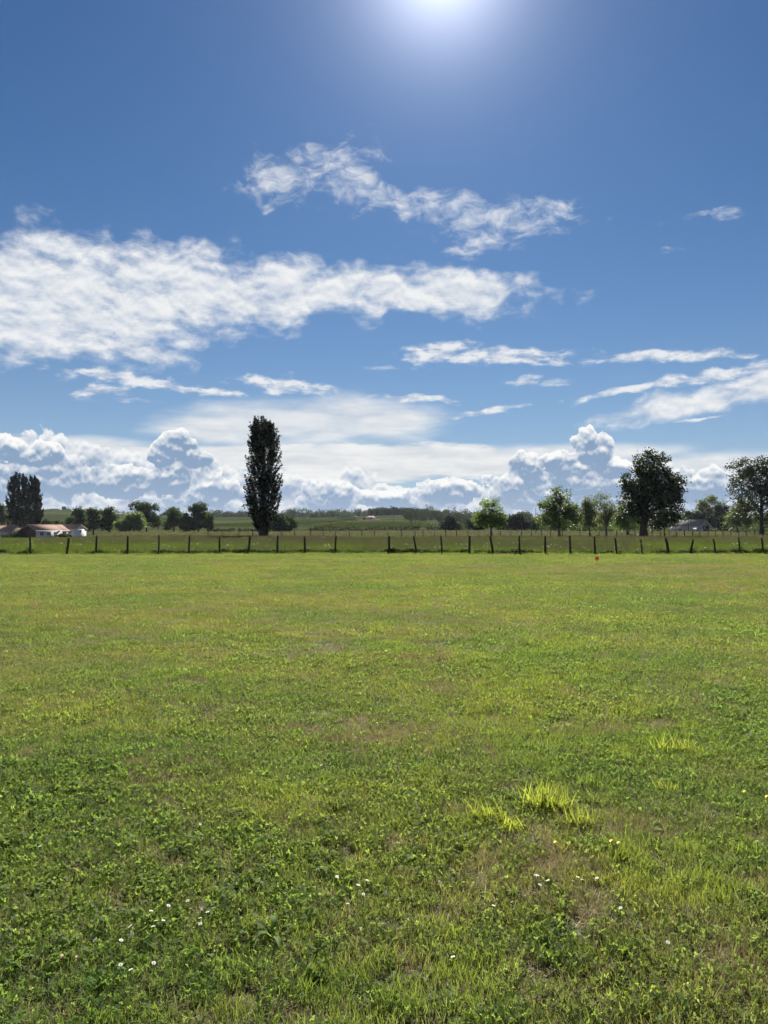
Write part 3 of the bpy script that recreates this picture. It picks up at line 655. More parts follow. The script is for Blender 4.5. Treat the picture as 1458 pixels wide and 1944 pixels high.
def poplar(label, px, D, top_py, profile, leaf, nb, per, seed, tops, trunk_w, name='poplar_tree', m_leaf=None, group=None, depth=.9):
    """upright poplar: steep branches clothed in upswept tufts; profile gives half widths (left, right in px) down the tree"""
    g = np.random.default_rng(seed); s = D / FPX; x0, y0 = PX(px, D), D; z0 = gz(x0, y0)
    root = thing(name, label, 'tree', (x0, y0, z0), group)
    pz = np.array([PZ(p[0], D) - z0 for p in profile])[::-1]; pl = np.array([p[1] for p in profile])[::-1] * s; pr = np.array([p[2] for p in profile])[::-1] * s
    P, tone, mb = [], [], MB(); T_ = []
    H = max(pz)
    mb.tube([(0, 0, -.2), (0.02, 0, .6), (0, 0, H * .35), (.1, 0, H * .75), (0, 0, H * .93)], [trunk_w * .62, trunk_w * .5, trunk_w * .36, trunk_w * .16, .03], 9)
    for i in range(nb):
        z1 = pz[0] + (H - pz[0]) * g.uniform(0, 1) ** .85
        wl, wr = np.interp(z1, pz, pl), np.interp(z1, pz, pr); a = g.uniform(0, 2 * np.pi); q = g.uniform(0, 1) ** .45
        ex = math.cos(a) * q * (wr if math.cos(a) > 0 else wl); ey = math.sin(a) * q * (wl + wr) / 2 * depth
        ln = g.uniform(.10, .2) * H * (.6 + .4 * (1 - z1 / H)); zs = max(z1 - ln, pz[0] * .55)
        p0 = np.array([ex * .45, ey * .45, zs]); p1 = np.array([ex, ey, z1])
        pts = curve(p0, p1, np.array([ex * .12, ey * .12, -.04 * ln]), 6, g)
        mb.tube(pts, np.linspace(.05, .008, 6), 3)
        n = int(per * g.uniform(.6, 1.3)); t = g.uniform(.25, 1.08, n) ** .8; b = np.stack([np.interp(t, np.linspace(0, 1, 6), pts[:, k]) for k in range(3)], 1)
        b[:, 2] += np.maximum(t - 1, 0) * ln
        b += g.normal(0, 1, (n, 3)) * (np.array([.15, .15, .24]) * (1.25 - .75 * np.clip(t, 0, 1))[:, None]) * (D / 122) ** .3
        P.append(b); tone.append(np.clip(g.uniform() * .6 + g.uniform(0, 1, n) * .4, 0, 1))
    for (tx, ty) in tops:                                     # leading shoots at the very top
        zt = PZ(ty, D) - z0; xt = (tx - px) * s
        for j in range(5):
            p0 = np.array([xt * .75 + g.normal(0, .25), g.normal(0, .4), zt - g.uniform(1.6, 3.2)]); p1 = np.array([xt + g.normal(0, .22), p0[1] * .7, zt - (j > 0) * g.uniform(0, 1.0)])
            pts = curve(p0, p1, np.zeros(3), 5, g); mb.tube(pts, np.linspace(.04, .008, 5), 3)
            n = int(per * 1.1); t = g.uniform(0, 1, n); b = p0 + (p1 - p0) * t[:, None] + g.normal(0, 1, (n, 3)) * np.array([.2, .2, .2]) * (1.25 - .95 * t)[:, None]
            P.append(b); tone.append(np.clip(g.uniform() * .6 + g.uniform(0, 1, n) * .4, 0, 1))
    P = np.concatenate(P); v, f = leafquads(P, leaf, g, .2)
    obj('crown', mesh_np('crown', v, f, [m_leaf or M_POP], np.concatenate(tone)), root)
    obj('trunk', mb.mesh('trunk', M_BARK, True), root)
    return root
# ---- the tall poplar left of the middle
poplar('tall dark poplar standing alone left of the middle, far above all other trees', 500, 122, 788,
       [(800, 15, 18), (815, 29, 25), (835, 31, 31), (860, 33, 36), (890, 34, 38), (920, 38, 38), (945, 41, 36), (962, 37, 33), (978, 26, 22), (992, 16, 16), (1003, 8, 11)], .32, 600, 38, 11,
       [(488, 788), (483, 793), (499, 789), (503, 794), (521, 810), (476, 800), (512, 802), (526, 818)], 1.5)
# ---- three poplars behind the houses on the left
poplar('left one of the three dark poplars behind the low houses', 27, 250, 896, [(904, 6, 7), (915, 11, 11), (935, 15, 14), (965, 18, 15), (985, 17, 15), (1002, 12, 12)], .58, 250, 26, 12, [(31, 896), (37, 897), (24, 908)], .9, group='poplars behind the houses')
poplar('middle one of the three dark poplars behind the low houses', 46, 255, 897, [(905, 5, 5), (920, 10, 10), (950, 13, 13), (985, 14, 14), (1002, 11, 11)], .58, 200, 26, 13, [(44, 898), (48, 904)], .9, group='poplars behind the houses')
poplar('right one of the three dark poplars, the broadest, behind the low houses', 65, 248, 900, [(908, 8, 7), (920, 14, 12), (945, 16, 16), (970, 17, 20), (990, 16, 21), (1002, 12, 15)], .58, 290, 26, 14, [(58, 901), (66, 902), (72, 910)], .9, group='poplars behind the houses')
# ---- big oaks on the right
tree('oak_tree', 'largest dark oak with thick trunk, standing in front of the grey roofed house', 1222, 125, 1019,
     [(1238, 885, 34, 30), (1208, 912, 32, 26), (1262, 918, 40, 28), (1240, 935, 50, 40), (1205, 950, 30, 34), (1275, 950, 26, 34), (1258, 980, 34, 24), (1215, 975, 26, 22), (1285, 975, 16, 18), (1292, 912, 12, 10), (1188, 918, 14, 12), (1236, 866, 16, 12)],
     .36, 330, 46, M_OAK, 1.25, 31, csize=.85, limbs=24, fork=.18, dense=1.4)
tree('oak_tree', 'big oak cut off by the right edge, its thin trunk showing below', 1446, 168, None,
     [(1430, 890, 48, 24), (1460, 900, 50, 36), (1410, 915, 34, 26), (1440, 940, 46, 34), (1480, 930, 46, 50), (1400, 940, 22, 20), (1425, 970, 30, 20), (1470, 980, 40, 22), (1500, 900, 40, 30)],
     .42, 300, 34, M_OAK, 1.0, 32, csize=1.0, limbs=26, fork=.22, dense=1.55)
tree('broad_tree', 'pale green leafy tree left of the right edge oak, leaves down to ground', 1400, 205, None, [(1405, 975, 22, 20), (1392, 990, 16, 14), (1418, 992, 18, 12), (1408, 958, 14, 12)], .42, 90, 32, M_ASH, .5, 33, csize=1.0, limbs=10)
# ---- younger trees in the pasture
tree('young_tree', 'light green young tree with rounded crown on a thin straight trunk', 933, 140, 1016, [(931, 962, 22, 18), (922, 978, 24, 18), (945, 980, 20, 18), (930, 990, 32, 12), (912, 985, 13, 14), (952, 990, 13, 12)], .27, 150, 40, M_MAPLE, .36, 34, csize=.62, limbs=16, fork=.28, dense=1.25)
tree('young_tree', 'fuller green young tree casting a dark patch of shade at its foot', 1062, 130, 1020, [(1060, 942, 22, 18), (1045, 962, 26, 20), (1080, 965, 24, 22), (1060, 980, 38, 18), (1036, 985, 16, 14), (1090, 985, 16, 14), (1064, 1000, 22, 7)], .28, 180, 44, M_OAK2, .42, 35, csize=.62, limbs=18, fork=.25, dense=1.2)
tree('airy_tree', 'thin airy tree with see-through crown and visible slanting trunk', 1151, 135, 1017, [(1142, 955, 14, 20), (1158, 968, 15, 22), (1146, 985, 18, 16), (1140, 940, 7, 9)], .24, 110, 26, M_ASH, .34, 36, csize=.7, limbs=18, fork=.2, outer=2.0, lean=-.06, bark=M_BARK2, dense=1.15)
tree('airy_tree', 'soft green tree just left of the thin airy tree', 1120, 150, 1016, [(1120, 962, 15, 20), (1112, 978, 14, 18), (1128, 985, 14, 16), (1118, 995, 16, 8)], .30, 100, 30, M_ASH, .3, 37, csize=.75, limbs=12)
tree('broad_tree', 'mid green tree filling the gap left of the largest oak', 1192, 172, None, [(1188, 975, 20, 20), (1178, 990, 16, 14), (1205, 985, 16, 16), (1195, 1000, 22, 7)], .36, 95, 32, M_MAPLE, .4, 38, csize=.9, limbs=10)
tree('broad_tree', 'small green tree in front of the grey roof, right of oak trunk', 1262, 138, 1016, [(1262, 985, 18, 12), (1275, 990, 12, 10), (1250, 992, 12, 9)], .30, 60, 30, M_OAK, .32, 39, csize=.7, limbs=10)
tree('broad_tree', 'low dark tree seen under the largest oak, behind its trunk', 1238, 210, None, [(1232, 988, 18, 14), (1246, 992, 16, 12)], .4, 50, 30, M_COPSE, .4, 40, csize=.9, limbs=8)
# ---- beside the right-hand house
tree('tall_tree', 'tall loose-crowned tree rising behind the house on the right', 1349, 345, None, [(1335, 958, 13, 8), (1352, 950, 12, 8), (1363, 962, 12, 9), (1346, 970, 14, 8), (1328, 966, 7, 7), (1350, 985, 9, 14)], .75, 75, 24, M_ASH, .7, 41, csize=1.5, limbs=14, fork=.4)
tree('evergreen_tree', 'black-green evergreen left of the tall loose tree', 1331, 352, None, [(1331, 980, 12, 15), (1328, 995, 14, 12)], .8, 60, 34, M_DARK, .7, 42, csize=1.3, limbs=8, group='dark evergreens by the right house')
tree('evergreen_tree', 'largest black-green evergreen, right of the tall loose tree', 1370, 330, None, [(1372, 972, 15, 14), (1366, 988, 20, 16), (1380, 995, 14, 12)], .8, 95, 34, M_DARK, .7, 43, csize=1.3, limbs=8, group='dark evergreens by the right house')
tree('broad_tree', 'mid green tree behind the grey roof, right of the largest oak', 1312, 400, None, [(1310, 978, 12, 9), (1303, 985, 10, 8), (1320, 984, 10, 8)], .9, 40, 26, M_COPSE, .5, 44, csize=1.4, limbs=6)
# ---- hedgerow trees in the middle right
tree('dark_tree', 'dark pointed tree alone at the field edge, left of light young tree', 853, 282, None, [(856, 988, 9, 8), (850, 998, 14, 9), (862, 1000, 12, 7)], .62, 55, 28, M_DARK, .5, 45, csize=1.0, limbs=6)
tree('dark_tree', 'dark leafy tree behind the light young tree, to its left', 900, 290, None, [(898, 996, 12, 9), (908, 999, 14, 8)], .65, 45, 28, M_DARK, .5, 46, csize=1.1, limbs=6)
tree('dark_tree', 'round dark tree standing right of the light young tree', 982, 280, None, [(982, 985, 13, 10), (974, 995, 13, 11), (993, 996, 12, 10)], .65, 80, 30, M_DARK, .6, 47, csize=1.1, limbs=8)
tree('dark_tree', 'small dark tree just left of the round dark tree', 955, 292, None, [(955, 999, 14, 8)], .65, 34, 28, M_DARK, .4, 48, csize=1.0, limbs=5)
tree('broad_tree', 'small round green tree right of the round dark tree', 1011, 300, None, [(1010, 996, 11, 9), (1018, 1001, 10, 6)], .65, 36, 26, M_COPSE, .4, 49, csize=1.0, limbs=5)
tree('broad_tree', 'right one of two dark green trees beside the tall poplar', 550, 250, None, [(548, 990, 12, 8), (555, 996, 10, 9), (545, 1000, 13, 8)], .55, 65, 32, M_COPSE, .5, 50, csize=.9, limbs=8)
tree('broad_tree', 'left one of two dark green trees beside the tall poplar', 529, 244, None, [(530, 988, 12, 11), (526, 1000, 16, 9), (538, 998, 10, 9)], .55, 75, 32, M_COPSE, .5, 51, csize=.9, limbs=8)
# ---- row of trees right of the houses
row = [('dark upright tree, first of the row right of the white gable', 151, 268, [(150, 974, 11, 11), (155, 990, 13, 13), (146, 998, 11, 10)], M_COPSE, 75),
       ('upright dark green tree, second of the row right of the white gable', 177, 262, [(176, 974, 11, 11), (180, 990, 12, 14), (172, 998, 12, 10)], M_COPSE, 75),
       ('loose dark tree, third of the row, just left of the rounded bright tree', 208, 266, [(205, 972, 13, 10), (212, 985, 14, 12), (202, 995, 13, 12)], M_COPSE, 85),
       ('rounded brighter green tree in front of the tallest tree of the row', 254, 255, [(254, 985, 19, 15), (248, 994, 20, 13), (262, 996, 17, 12)], M_MAPLE, 120),
       ('tallest spreading tree of the row, with flat-topped crown', 278, 270, [(270, 962, 24, 10), (285, 965, 16, 9), (278, 980, 22, 12), (292, 990, 14, 12)], M_COPSE, 120),
       ('dark tree between the flat-topped and the twin-topped trees of the row', 330, 264, [(328, 973, 14, 10), (335, 985, 18, 12), (322, 995, 14, 12)], M_COPSE, 95),
       ('low broad tree in the row, left of its right hand end', 352, 258, [(350, 985, 13, 11), (355, 997, 16, 11)], M_OAK, 70),
       ('twin-topped tree near the right end of the row', 377, 262, [(370, 966, 11, 10), (383, 963, 10, 9), (378, 980, 16, 13), (372, 996, 16, 12)], M_COPSE, 105),
       ('last small tree at the right end of the row', 394, 266, [(393, 985, 10, 10), (396, 998, 9, 9)], M_COPSE, 50),
       ('low bushy tree filling the row left of the rounded bright tree', 229, 254, [(228, 997, 11, 9), (236, 1001, 9, 7)], M_MAPLE, 45)]
for i, (lb, px, D, lo, m_, nc) in enumerate(row):
    tree('broad_tree', lb, px, D, None, lo, .55, nc, 30, m_, .55, 60 + i, csize=.95, limbs=8, group='row of trees right of the houses')
tree('round_bush', 'dome shaped dark bush between the poplars and the tree row', 140, 275, None, [(140, 991, 14, 10), (136, 998, 14, 8)], .5, 70, 30, M_COPSE, .3, 75, 'bush', csize=.8, limbs=5)
tree('round_bush', 'small dark bush at the foot of the three poplars', 90, 262, None, [(89, 994, 8, 7)], .5, 30, 30, M_COPSE, .3, 76, 'bush', csize=.7, limbs=4)
tree('round_bush', 'yellowish shrub behind the low tiled roofs', 110, 285, None, [(108, 993, 8, 5), (116, 995, 6, 4)], .5, 24, 26, M_BUSH, .2, 77, 'bush', csize=.7, limbs=4)
tree('broad_tree', 'dark tree cut by the left edge, beside the three poplars', 2, 300, None, [(2, 965, 9, 9), (-6, 975, 14, 14), (4, 985, 10, 12)], .65, 70, 28, M_COPSE, .5, 78, csize=1.0, limbs=6)
tree('round_bush', 'green mounded bush in front of the white bungalow with door', 122, 226, None, [(120, 1017, 12, 4), (128, 1018, 9, 3)], .3, 40, 36, M_BUSH, .15, 79, 'bush', csize=.4, limbs=4)
tree('round_bush', 'dark straggling bush in front of the leftmost house', 32, 222, None, [(34, 1015, 15, 5), (20, 1018, 16, 4), (46, 1018, 8, 4)], .34, 60, 34, M_COPSE, .15, 80, 'bush', csize=.45, limbs=4)

# ---- hedges and shrubs at the far edge of the pasture
def hedge(label, pts_px, D, h_px, seed, m_leaf, leaf=.55, name='hedge'):
    """clipped or rough hedge running between photo columns"""
    g = np.random.default_rng(seed); s = D / FPX; a, b = pts_px; L = (b - a) * s; n = int(L * 34)
    x0 = PX(a, D); u = g.uniform(0, 1, n); x = x0 + u * L; prof = .75 + .45 * vnoise(u * L, u * 0, .25, seed)
    z = g.uniform(0.02, 1, n) * h_px * s * prof; y = D + g.normal(0, .55, n)
    root = thing(name, label, 'hedge', (x0 + L / 2, D, gz(x0 + L / 2, D)))
    P = np.stack([x - (x0 + L / 2), y - D, z + terrain(x, y) - gz(x0 + L / 2, D)], 1)
    v, f = leafquads(P, leaf, g, .3); obj('foliage', mesh_np('foliage', v, f, [m_leaf], g.uniform(0, 1, n)), root)
    for k in range(int(L / 2.5)):
        mb = MB()
        xx = -L / 2 + (k + .5) * 2.5; hh = h_px * s * .7; zz = gz(x0 + L / 2 + xx, D) - gz(x0 + L / 2, D)
        mb.tube([(xx, 0, zz - .1), (xx + g.normal(0, .2), g.normal(0, .2), zz + hh * .5), (xx + g.normal(0, .4), g.normal(0, .3), zz + hh)], [.06, .045, .02], 4); obj('stem', mb.mesh('stem', M_BARK), root)
    return root
hedge('long low dark hedge across the middle, behind the slender pole', (587, 797), 288, 7.5, 90, M_DARK)
hedge('short low dark hedge left of the tall poplar', (404, 446), 286, 7, 91, M_DARK)
hedge('short dark hedge touching the left side of the poplar trunk', (452, 492), 287, 7, 92, M_DARK)
hedge('broken low hedge left of the dark pointed tree', (810, 838), 289, 6, 93, M_DARK)
hedge('low dark scrub line between dark pointed tree and young tree', (868, 892), 291, 5, 94, M_COPSE)
hedge('rough green scrub behind the young trees on the right', (1020, 1180), 262, 9, 95, M_COPSE, .6)
hedge('rough scrub line under the right edge oak', (1385, 1500), 262, 6, 96, M_COPSE, .5)

# ---- woods and scrub so far away that they read as masses
def wood(name, label, items, seed, m_leaf, leaf, per, cat='wood', dz=0.0):
    """items: (px range, distance range, tree height range m, number of trees)"""
    g = np.random.default_rng(seed); P = []; T_ = []
    for (a, b), (d0, d1), (h0, h1), n in items:
        D = g.uniform(d0, d1, n); x = PX(g.uniform(a, b, n), D); z = terrain(x, D); h = g.uniform(h0, h1, n); w = h * g.uniform(.38, .62, n)
        for i in range(n):
            k = int(per * g.uniform(.7, 1.3)); d = g.normal(0, 1, (k, 3)); d /= np.linalg.norm(d, axis=1)[:, None]; r = (g.uniform(.25, 1, k) ** .5)[:, None] * (1 + g.normal(0, .12, (k, 1)))
            q = d * r * np.array([w[i], w[i], h[i] * .5]) + np.array([x[i], D[i], z[i] + h[i] * .52])
            lump = .18 * np.sin(d[:, 0] * 5 + i) * np.sin(d[:, 2] * 6 + 2 * i); q += d * lump[:, None] * h[i] * .5
            P.append(q); T_.append(np.clip(g.uniform() * .7 + g.uniform(0, 1, k) * .3, 0, 1))
    P = np.concatenate(P); v, f = leafquads(P, leaf, g, .3)
    o = obj(name, mesh_np(name, v, f, [m_leaf], np.concatenate(T_)), label=label, cat=cat, kind='stuff'); return o
wood('distant_wood', 'far bluish wood along the skyline', [((380, 720), (1000, 1250), (9, 15), 150), ((-150, 400), (1150, 1400), (7, 12), 120), ((800, 1000), (850, 1150), (9, 15), 110), ((980, 1620), (700, 1050), (8, 14), 200)], 101, M_FARW, 2.0, 150)
wood('hill_wood', 'dark wood crowning the low hill in the middle', [((702, 795), (820, 980), (6, 9.5), 110), ((760, 838), (780, 900), (5.5, 8.5), 60)], 102, M_FARW, 1.7, 170)
wood('field_scrub', 'rounded scrub and small trees below the hill wood', [((770, 900), (560, 760), (3.5, 7), 48), ((880, 1040), (420, 640), (4, 8), 44), ((420, 640), (880, 1000), (4, 8), 60)], 103, M_FARW2, 1.2, 150, 'scrub')
wood('roadside_trees', 'tangle of green trees behind the young trees on the right', [((1005, 1200), (300, 420), (4.5, 9), 46), ((1180, 1300), (380, 470), (5, 9), 22), ((1380, 1560), (300, 400), (5, 9), 34), ((-200, 20), (330, 480), (6, 10), 26)], 104, M_COPSE, .85, 200, 'trees')
# ---- vineyard rows on the slopes
def vines(name, label, pa, pb, d0, d1, rows, seed, ang):
    g = np.random.default_rng(seed); P = []
    for i in range(rows):
        t = (i + .5) / rows; xa = PX(pa + (pb - pa) * t, d0); xb = xa + math.tan(R(ang)) * (d1 - d0)
        n = int((d1 - d0) * 3.2); u = g.uniform(0, 1, n); x = xa + (xb - xa) * u + g.normal(0, .16, n); y = d0 + (d1 - d0) * u
        P.append(np.stack([x, y, terrain(x, y) + g.uniform(.15, 1.15, n)], 1))
    P = np.concatenate(P); v, f = leafquads(P, .55, g, .3)
    obj(name, mesh_np(name, v, f, [M_VINE], g.uniform(0, 1, len(P))), label=label, cat='vines', kind='stuff')
vines('vineyard_rows', 'slanting rows of vines on the slope left of the poplar', 330, 520, 430, 610, 34, 110, 14)
vines('vineyard_rows', 'rows of vines below the open barn', 590, 900, 400, 520, 44, 111, 4)
# ================================================================ fences
M_POST = plain('weathered_wood', (0.042, 0.036, 0.030), 0.95, 0.05, 0.4, 9.0, 0.5)
M_WIRE = plain('rusty_wire', (0.06, 0.05, 0.045), 0.9, 0.1, 0.1)
def post_mesh(pts, r0, r1, g, sides=7):
    mb = MB(); k = len(pts); rr = np.linspace(r0, r1, k) * (1 + g.normal(0, .07, k)); mb.tube(pts, rr, sides)
    return mb.mesh('post', M_POST, False)
def near_fence():
    g = np.random.default_rng(41); D = FENCE_Y
    root = thing('post_and_wire_fence', 'near fence of rough dark posts and wire between lawn and meadow', 'fence', (0, D, 0))
    tops = []
    for (tx, bx, ty) in NEAR_POSTS:
        xb, xt = PX(bx, D), PX(tx, D); zb = gz(xb, D); zt = PZ(ty, D)
        k = 6; t = np.linspace(0, 1, k); crook = .05 if tx in (738, 786, 1265, 1315) else .012
        pts = np.stack([xb + (xt - xb) * t + crook * np.sin(t * math.pi * 1.2) * (-1 if tx in (738, 1315) else 1) + g.normal(0, .006, k), g.normal(0, .006, k), zb - .25 + (zt - zb + .25) * t], 1)
        r = g.uniform(.045, .068) * (1.25 if tx in (527, 738, 1035, 1265) else 1); o = obj('post', post_mesh(pts, r * 1.12, r * .88, g), root)
        if tx == 131: o['label'] = 'post leaning well over to the right'
        tops.append((xb, xt, zb, zt))
    tops = [(tops[0][0] - 2.2, tops[0][1] - 2.2, 0, tops[0][3])] + tops + [(tops[-1][0] + 2, tops[-1][1] + 2, 0, tops[-1][3])]
    for h in (.93, .62, .32):
        P = []
        for i in range(len(tops)):
            xb, xt, zb, zt = tops[i]; p = np.array([xb + (xt - xb) * h, -.075, zb + (zt - zb) * h]); 
            if i: q = (P[-1] + p) / 2; q[2] -= .015; P.append(q)
            P.append(p)
        mb = MB(); mb.tube(P, [.0028] * len(P), 3, False); obj('wire', mb.mesh('wire', M_WIRE), root)
near_fence()
def far_fence():
    g = np.random.default_rng(42)
    root = thing('post_and_wire_fence', 'far fence of thin posts crossing the meadow behind the near fence', 'fence', (0, 121, 0))
    xs = [395, 422, 453, 480, 508, 535, 559, 589, 614, 637, 664, 687, 711, 736, 762, 788, 803, 825, 846, 867, 889, 909, 931, 950, 970, 990, 1009, 1028, 1045, 1068, 1101, 1119, 1137, 1171, 1190, 1206, 1222, 1238, 1254, 1270, 1285, 1300, 1315, 1329, 1345, 1358, 1373, 1388, 1403, 1418, 1433, 1448]
    prev = None
    for i, px in enumerate(xs):
        D = 121 - 6 * sstep(px, 1000, 1200) + g.normal(0, .15); x = PX(px, D); z = gz(x, D); h = g.uniform(.92, 1.16); ln = g.normal(0, .05)
        pts = np.array([(x, D - 121, z - .2), (x + ln * .5, D - 121, z + h * .5), (x + ln, D - 121, z + h)]); r = g.uniform(.05, .075)
        o = obj('post', post_mesh(pts, r * 1.1, r * .9, g, 6), root)
        top = np.array([x + ln, D - 121 - .07, z + h * .9]); low = np.array([x, D - 121 - .07, z + h * .5])
        if prev is not None:
            for a, b in zip(prev, (top, low)): mb = MB(); mb.tube([a, (a + b) / 2 - np.array([0, 0, .012]), b], [.003] * 3, 3, False); obj('wire', mb.mesh('wire', M_WIRE), root)
        prev = (top, low)
    D = 115.2; x = PX(1190, D); z = gz(x, D); mb = MB(); mb.tube([(x + .05, D - 121, z + 1.0), (x + .85, D - 121, z + .05)], [.055, .055], 6); o = obj('brace', mb.mesh('brace', M_POST), root); o['label'] = 'slanting brace post'
far_fence()

# ================================================================ poles and wires
M_POLE = plain('old_pole_wood', (0.075, 0.065, 0.055), 0.9, 0.15, 0.3, 4.0)
def pole(label, px, D, top_py, r=.11, arm=True, name='utility_pole'):
    x = PX(px, D); z = gz(x, D); H = PZ(top_py, D) - z
    root = thing(name, label, 'pole', (x, D, z))
    mb = MB(); mb.tube([(0, 0, -.3), (.02, 0, H * .5), (0, 0, H)], [r * 1.15, r, r * .8], 8); obj('shaft', mb.mesh('shaft', M_POLE, True), root)
    if arm:
        obj('crossarm', MB().box(-.75, .75, -.06 - r, .04 - r, H - .28, H - .17).mesh('crossarm', M_POLE), root)
        for q in (-.65, 0, .65): mb = MB(); mb.tube([(q, -r, H - .172), (q, -r, H - .06), (q, -r, H + .0)], [.03, .05, .03], 6); obj('insulator', mb.mesh('insulator', plain('porcelain', (.5, .45, .4), .3, .5)), root)
    return (x, D, z + H)
pA = pole('slender pole with crossarm right of the poplar, in front of hedge', 626, 232, 988)
pB = pole('slender pole with crossarm at the right end of the long hedge', 781, 262, 982)
pC = pole('dark pole in front of the leftmost low house', 21, 214, 984, .13, False)
pD = pole('short dark pole standing before the grey roofed house', 1307, 292, 984, .12, False)
pE = pole('thin pole between round dark tree and fuller young tree', 1017, 190, 964, .07, False)
pF = pole('small far pole on the green slope above the hedge', 583, 420, 984, .1)
pG = pole('small far pole below the hill wood', 747, 480, 982, .12)
def cable(label, a, b, sag):
    a, b = np.array(a), np.array(b); t = np.linspace(0, 1, 12)[:, None]; c = (a + b) / 2
    P = a + (b - a) * t; P[:, 2] -= sag * 4 * (t * (1 - t))[:, 0]; mb = MB(); mb.tube(P - c, [.012] * 12, 3, False)
    obj('overhead_cable', mb.mesh('overhead_cable', M_WIRE), loc=tuple(c), label=label, cat='cable')
cable('overhead cable from the slope pole to the slender pole right of poplar', pF, pA, .6)
cable('overhead cable between the two slender poles over the long hedge', pA, pB, .5)

# ================================================================ houses
M_WALL = plain('white_render', (0.55, 0.55, 0.54), 0.9, 0.2, 0.06, .8)
M_WALLG = plain('cream_render', (0.36, 0.35, 0.32), 0.9, 0.2, 0.08, .8)
M_BRICK = plain('red_brown_boards', (0.085, 0.036, 0.030), 0.85, 0.2, 0.2, 2.0)
M_TILE = plain('pale_clay_tiles', (0.27, 0.170, 0.130), 0.9, 0.1, 0.18, 5.0)
M_TILE2 = plain('grey_brown_tiles', (0.17, 0.15, 0.135), 0.9, 0.1, 0.18, 5.0)
M_RED = plain('red_tiles', (0.42, 0.20, 0.15), 0.8, 0.25, 0.15, 3.0)
M_METAL = plain('dark_sheet_metal', (0.10, 0.11, 0.12), 0.6, 0.4, 0.15, 2.0)
M_TRIM = plain('white_trim', (0.75, 0.75, 0.74), 0.6, 0.3, 0.04)
M_DOOR = plain('grey_door_paint', (0.30, 0.33, 0.36), 0.6, 0.3, 0.05)
def glassm():
    m, T, out = mat('window_glass'); principled(T, out, (0.03, 0.04, 0.05), 0.08, 0.6); return m
M_GLASS = glassm()
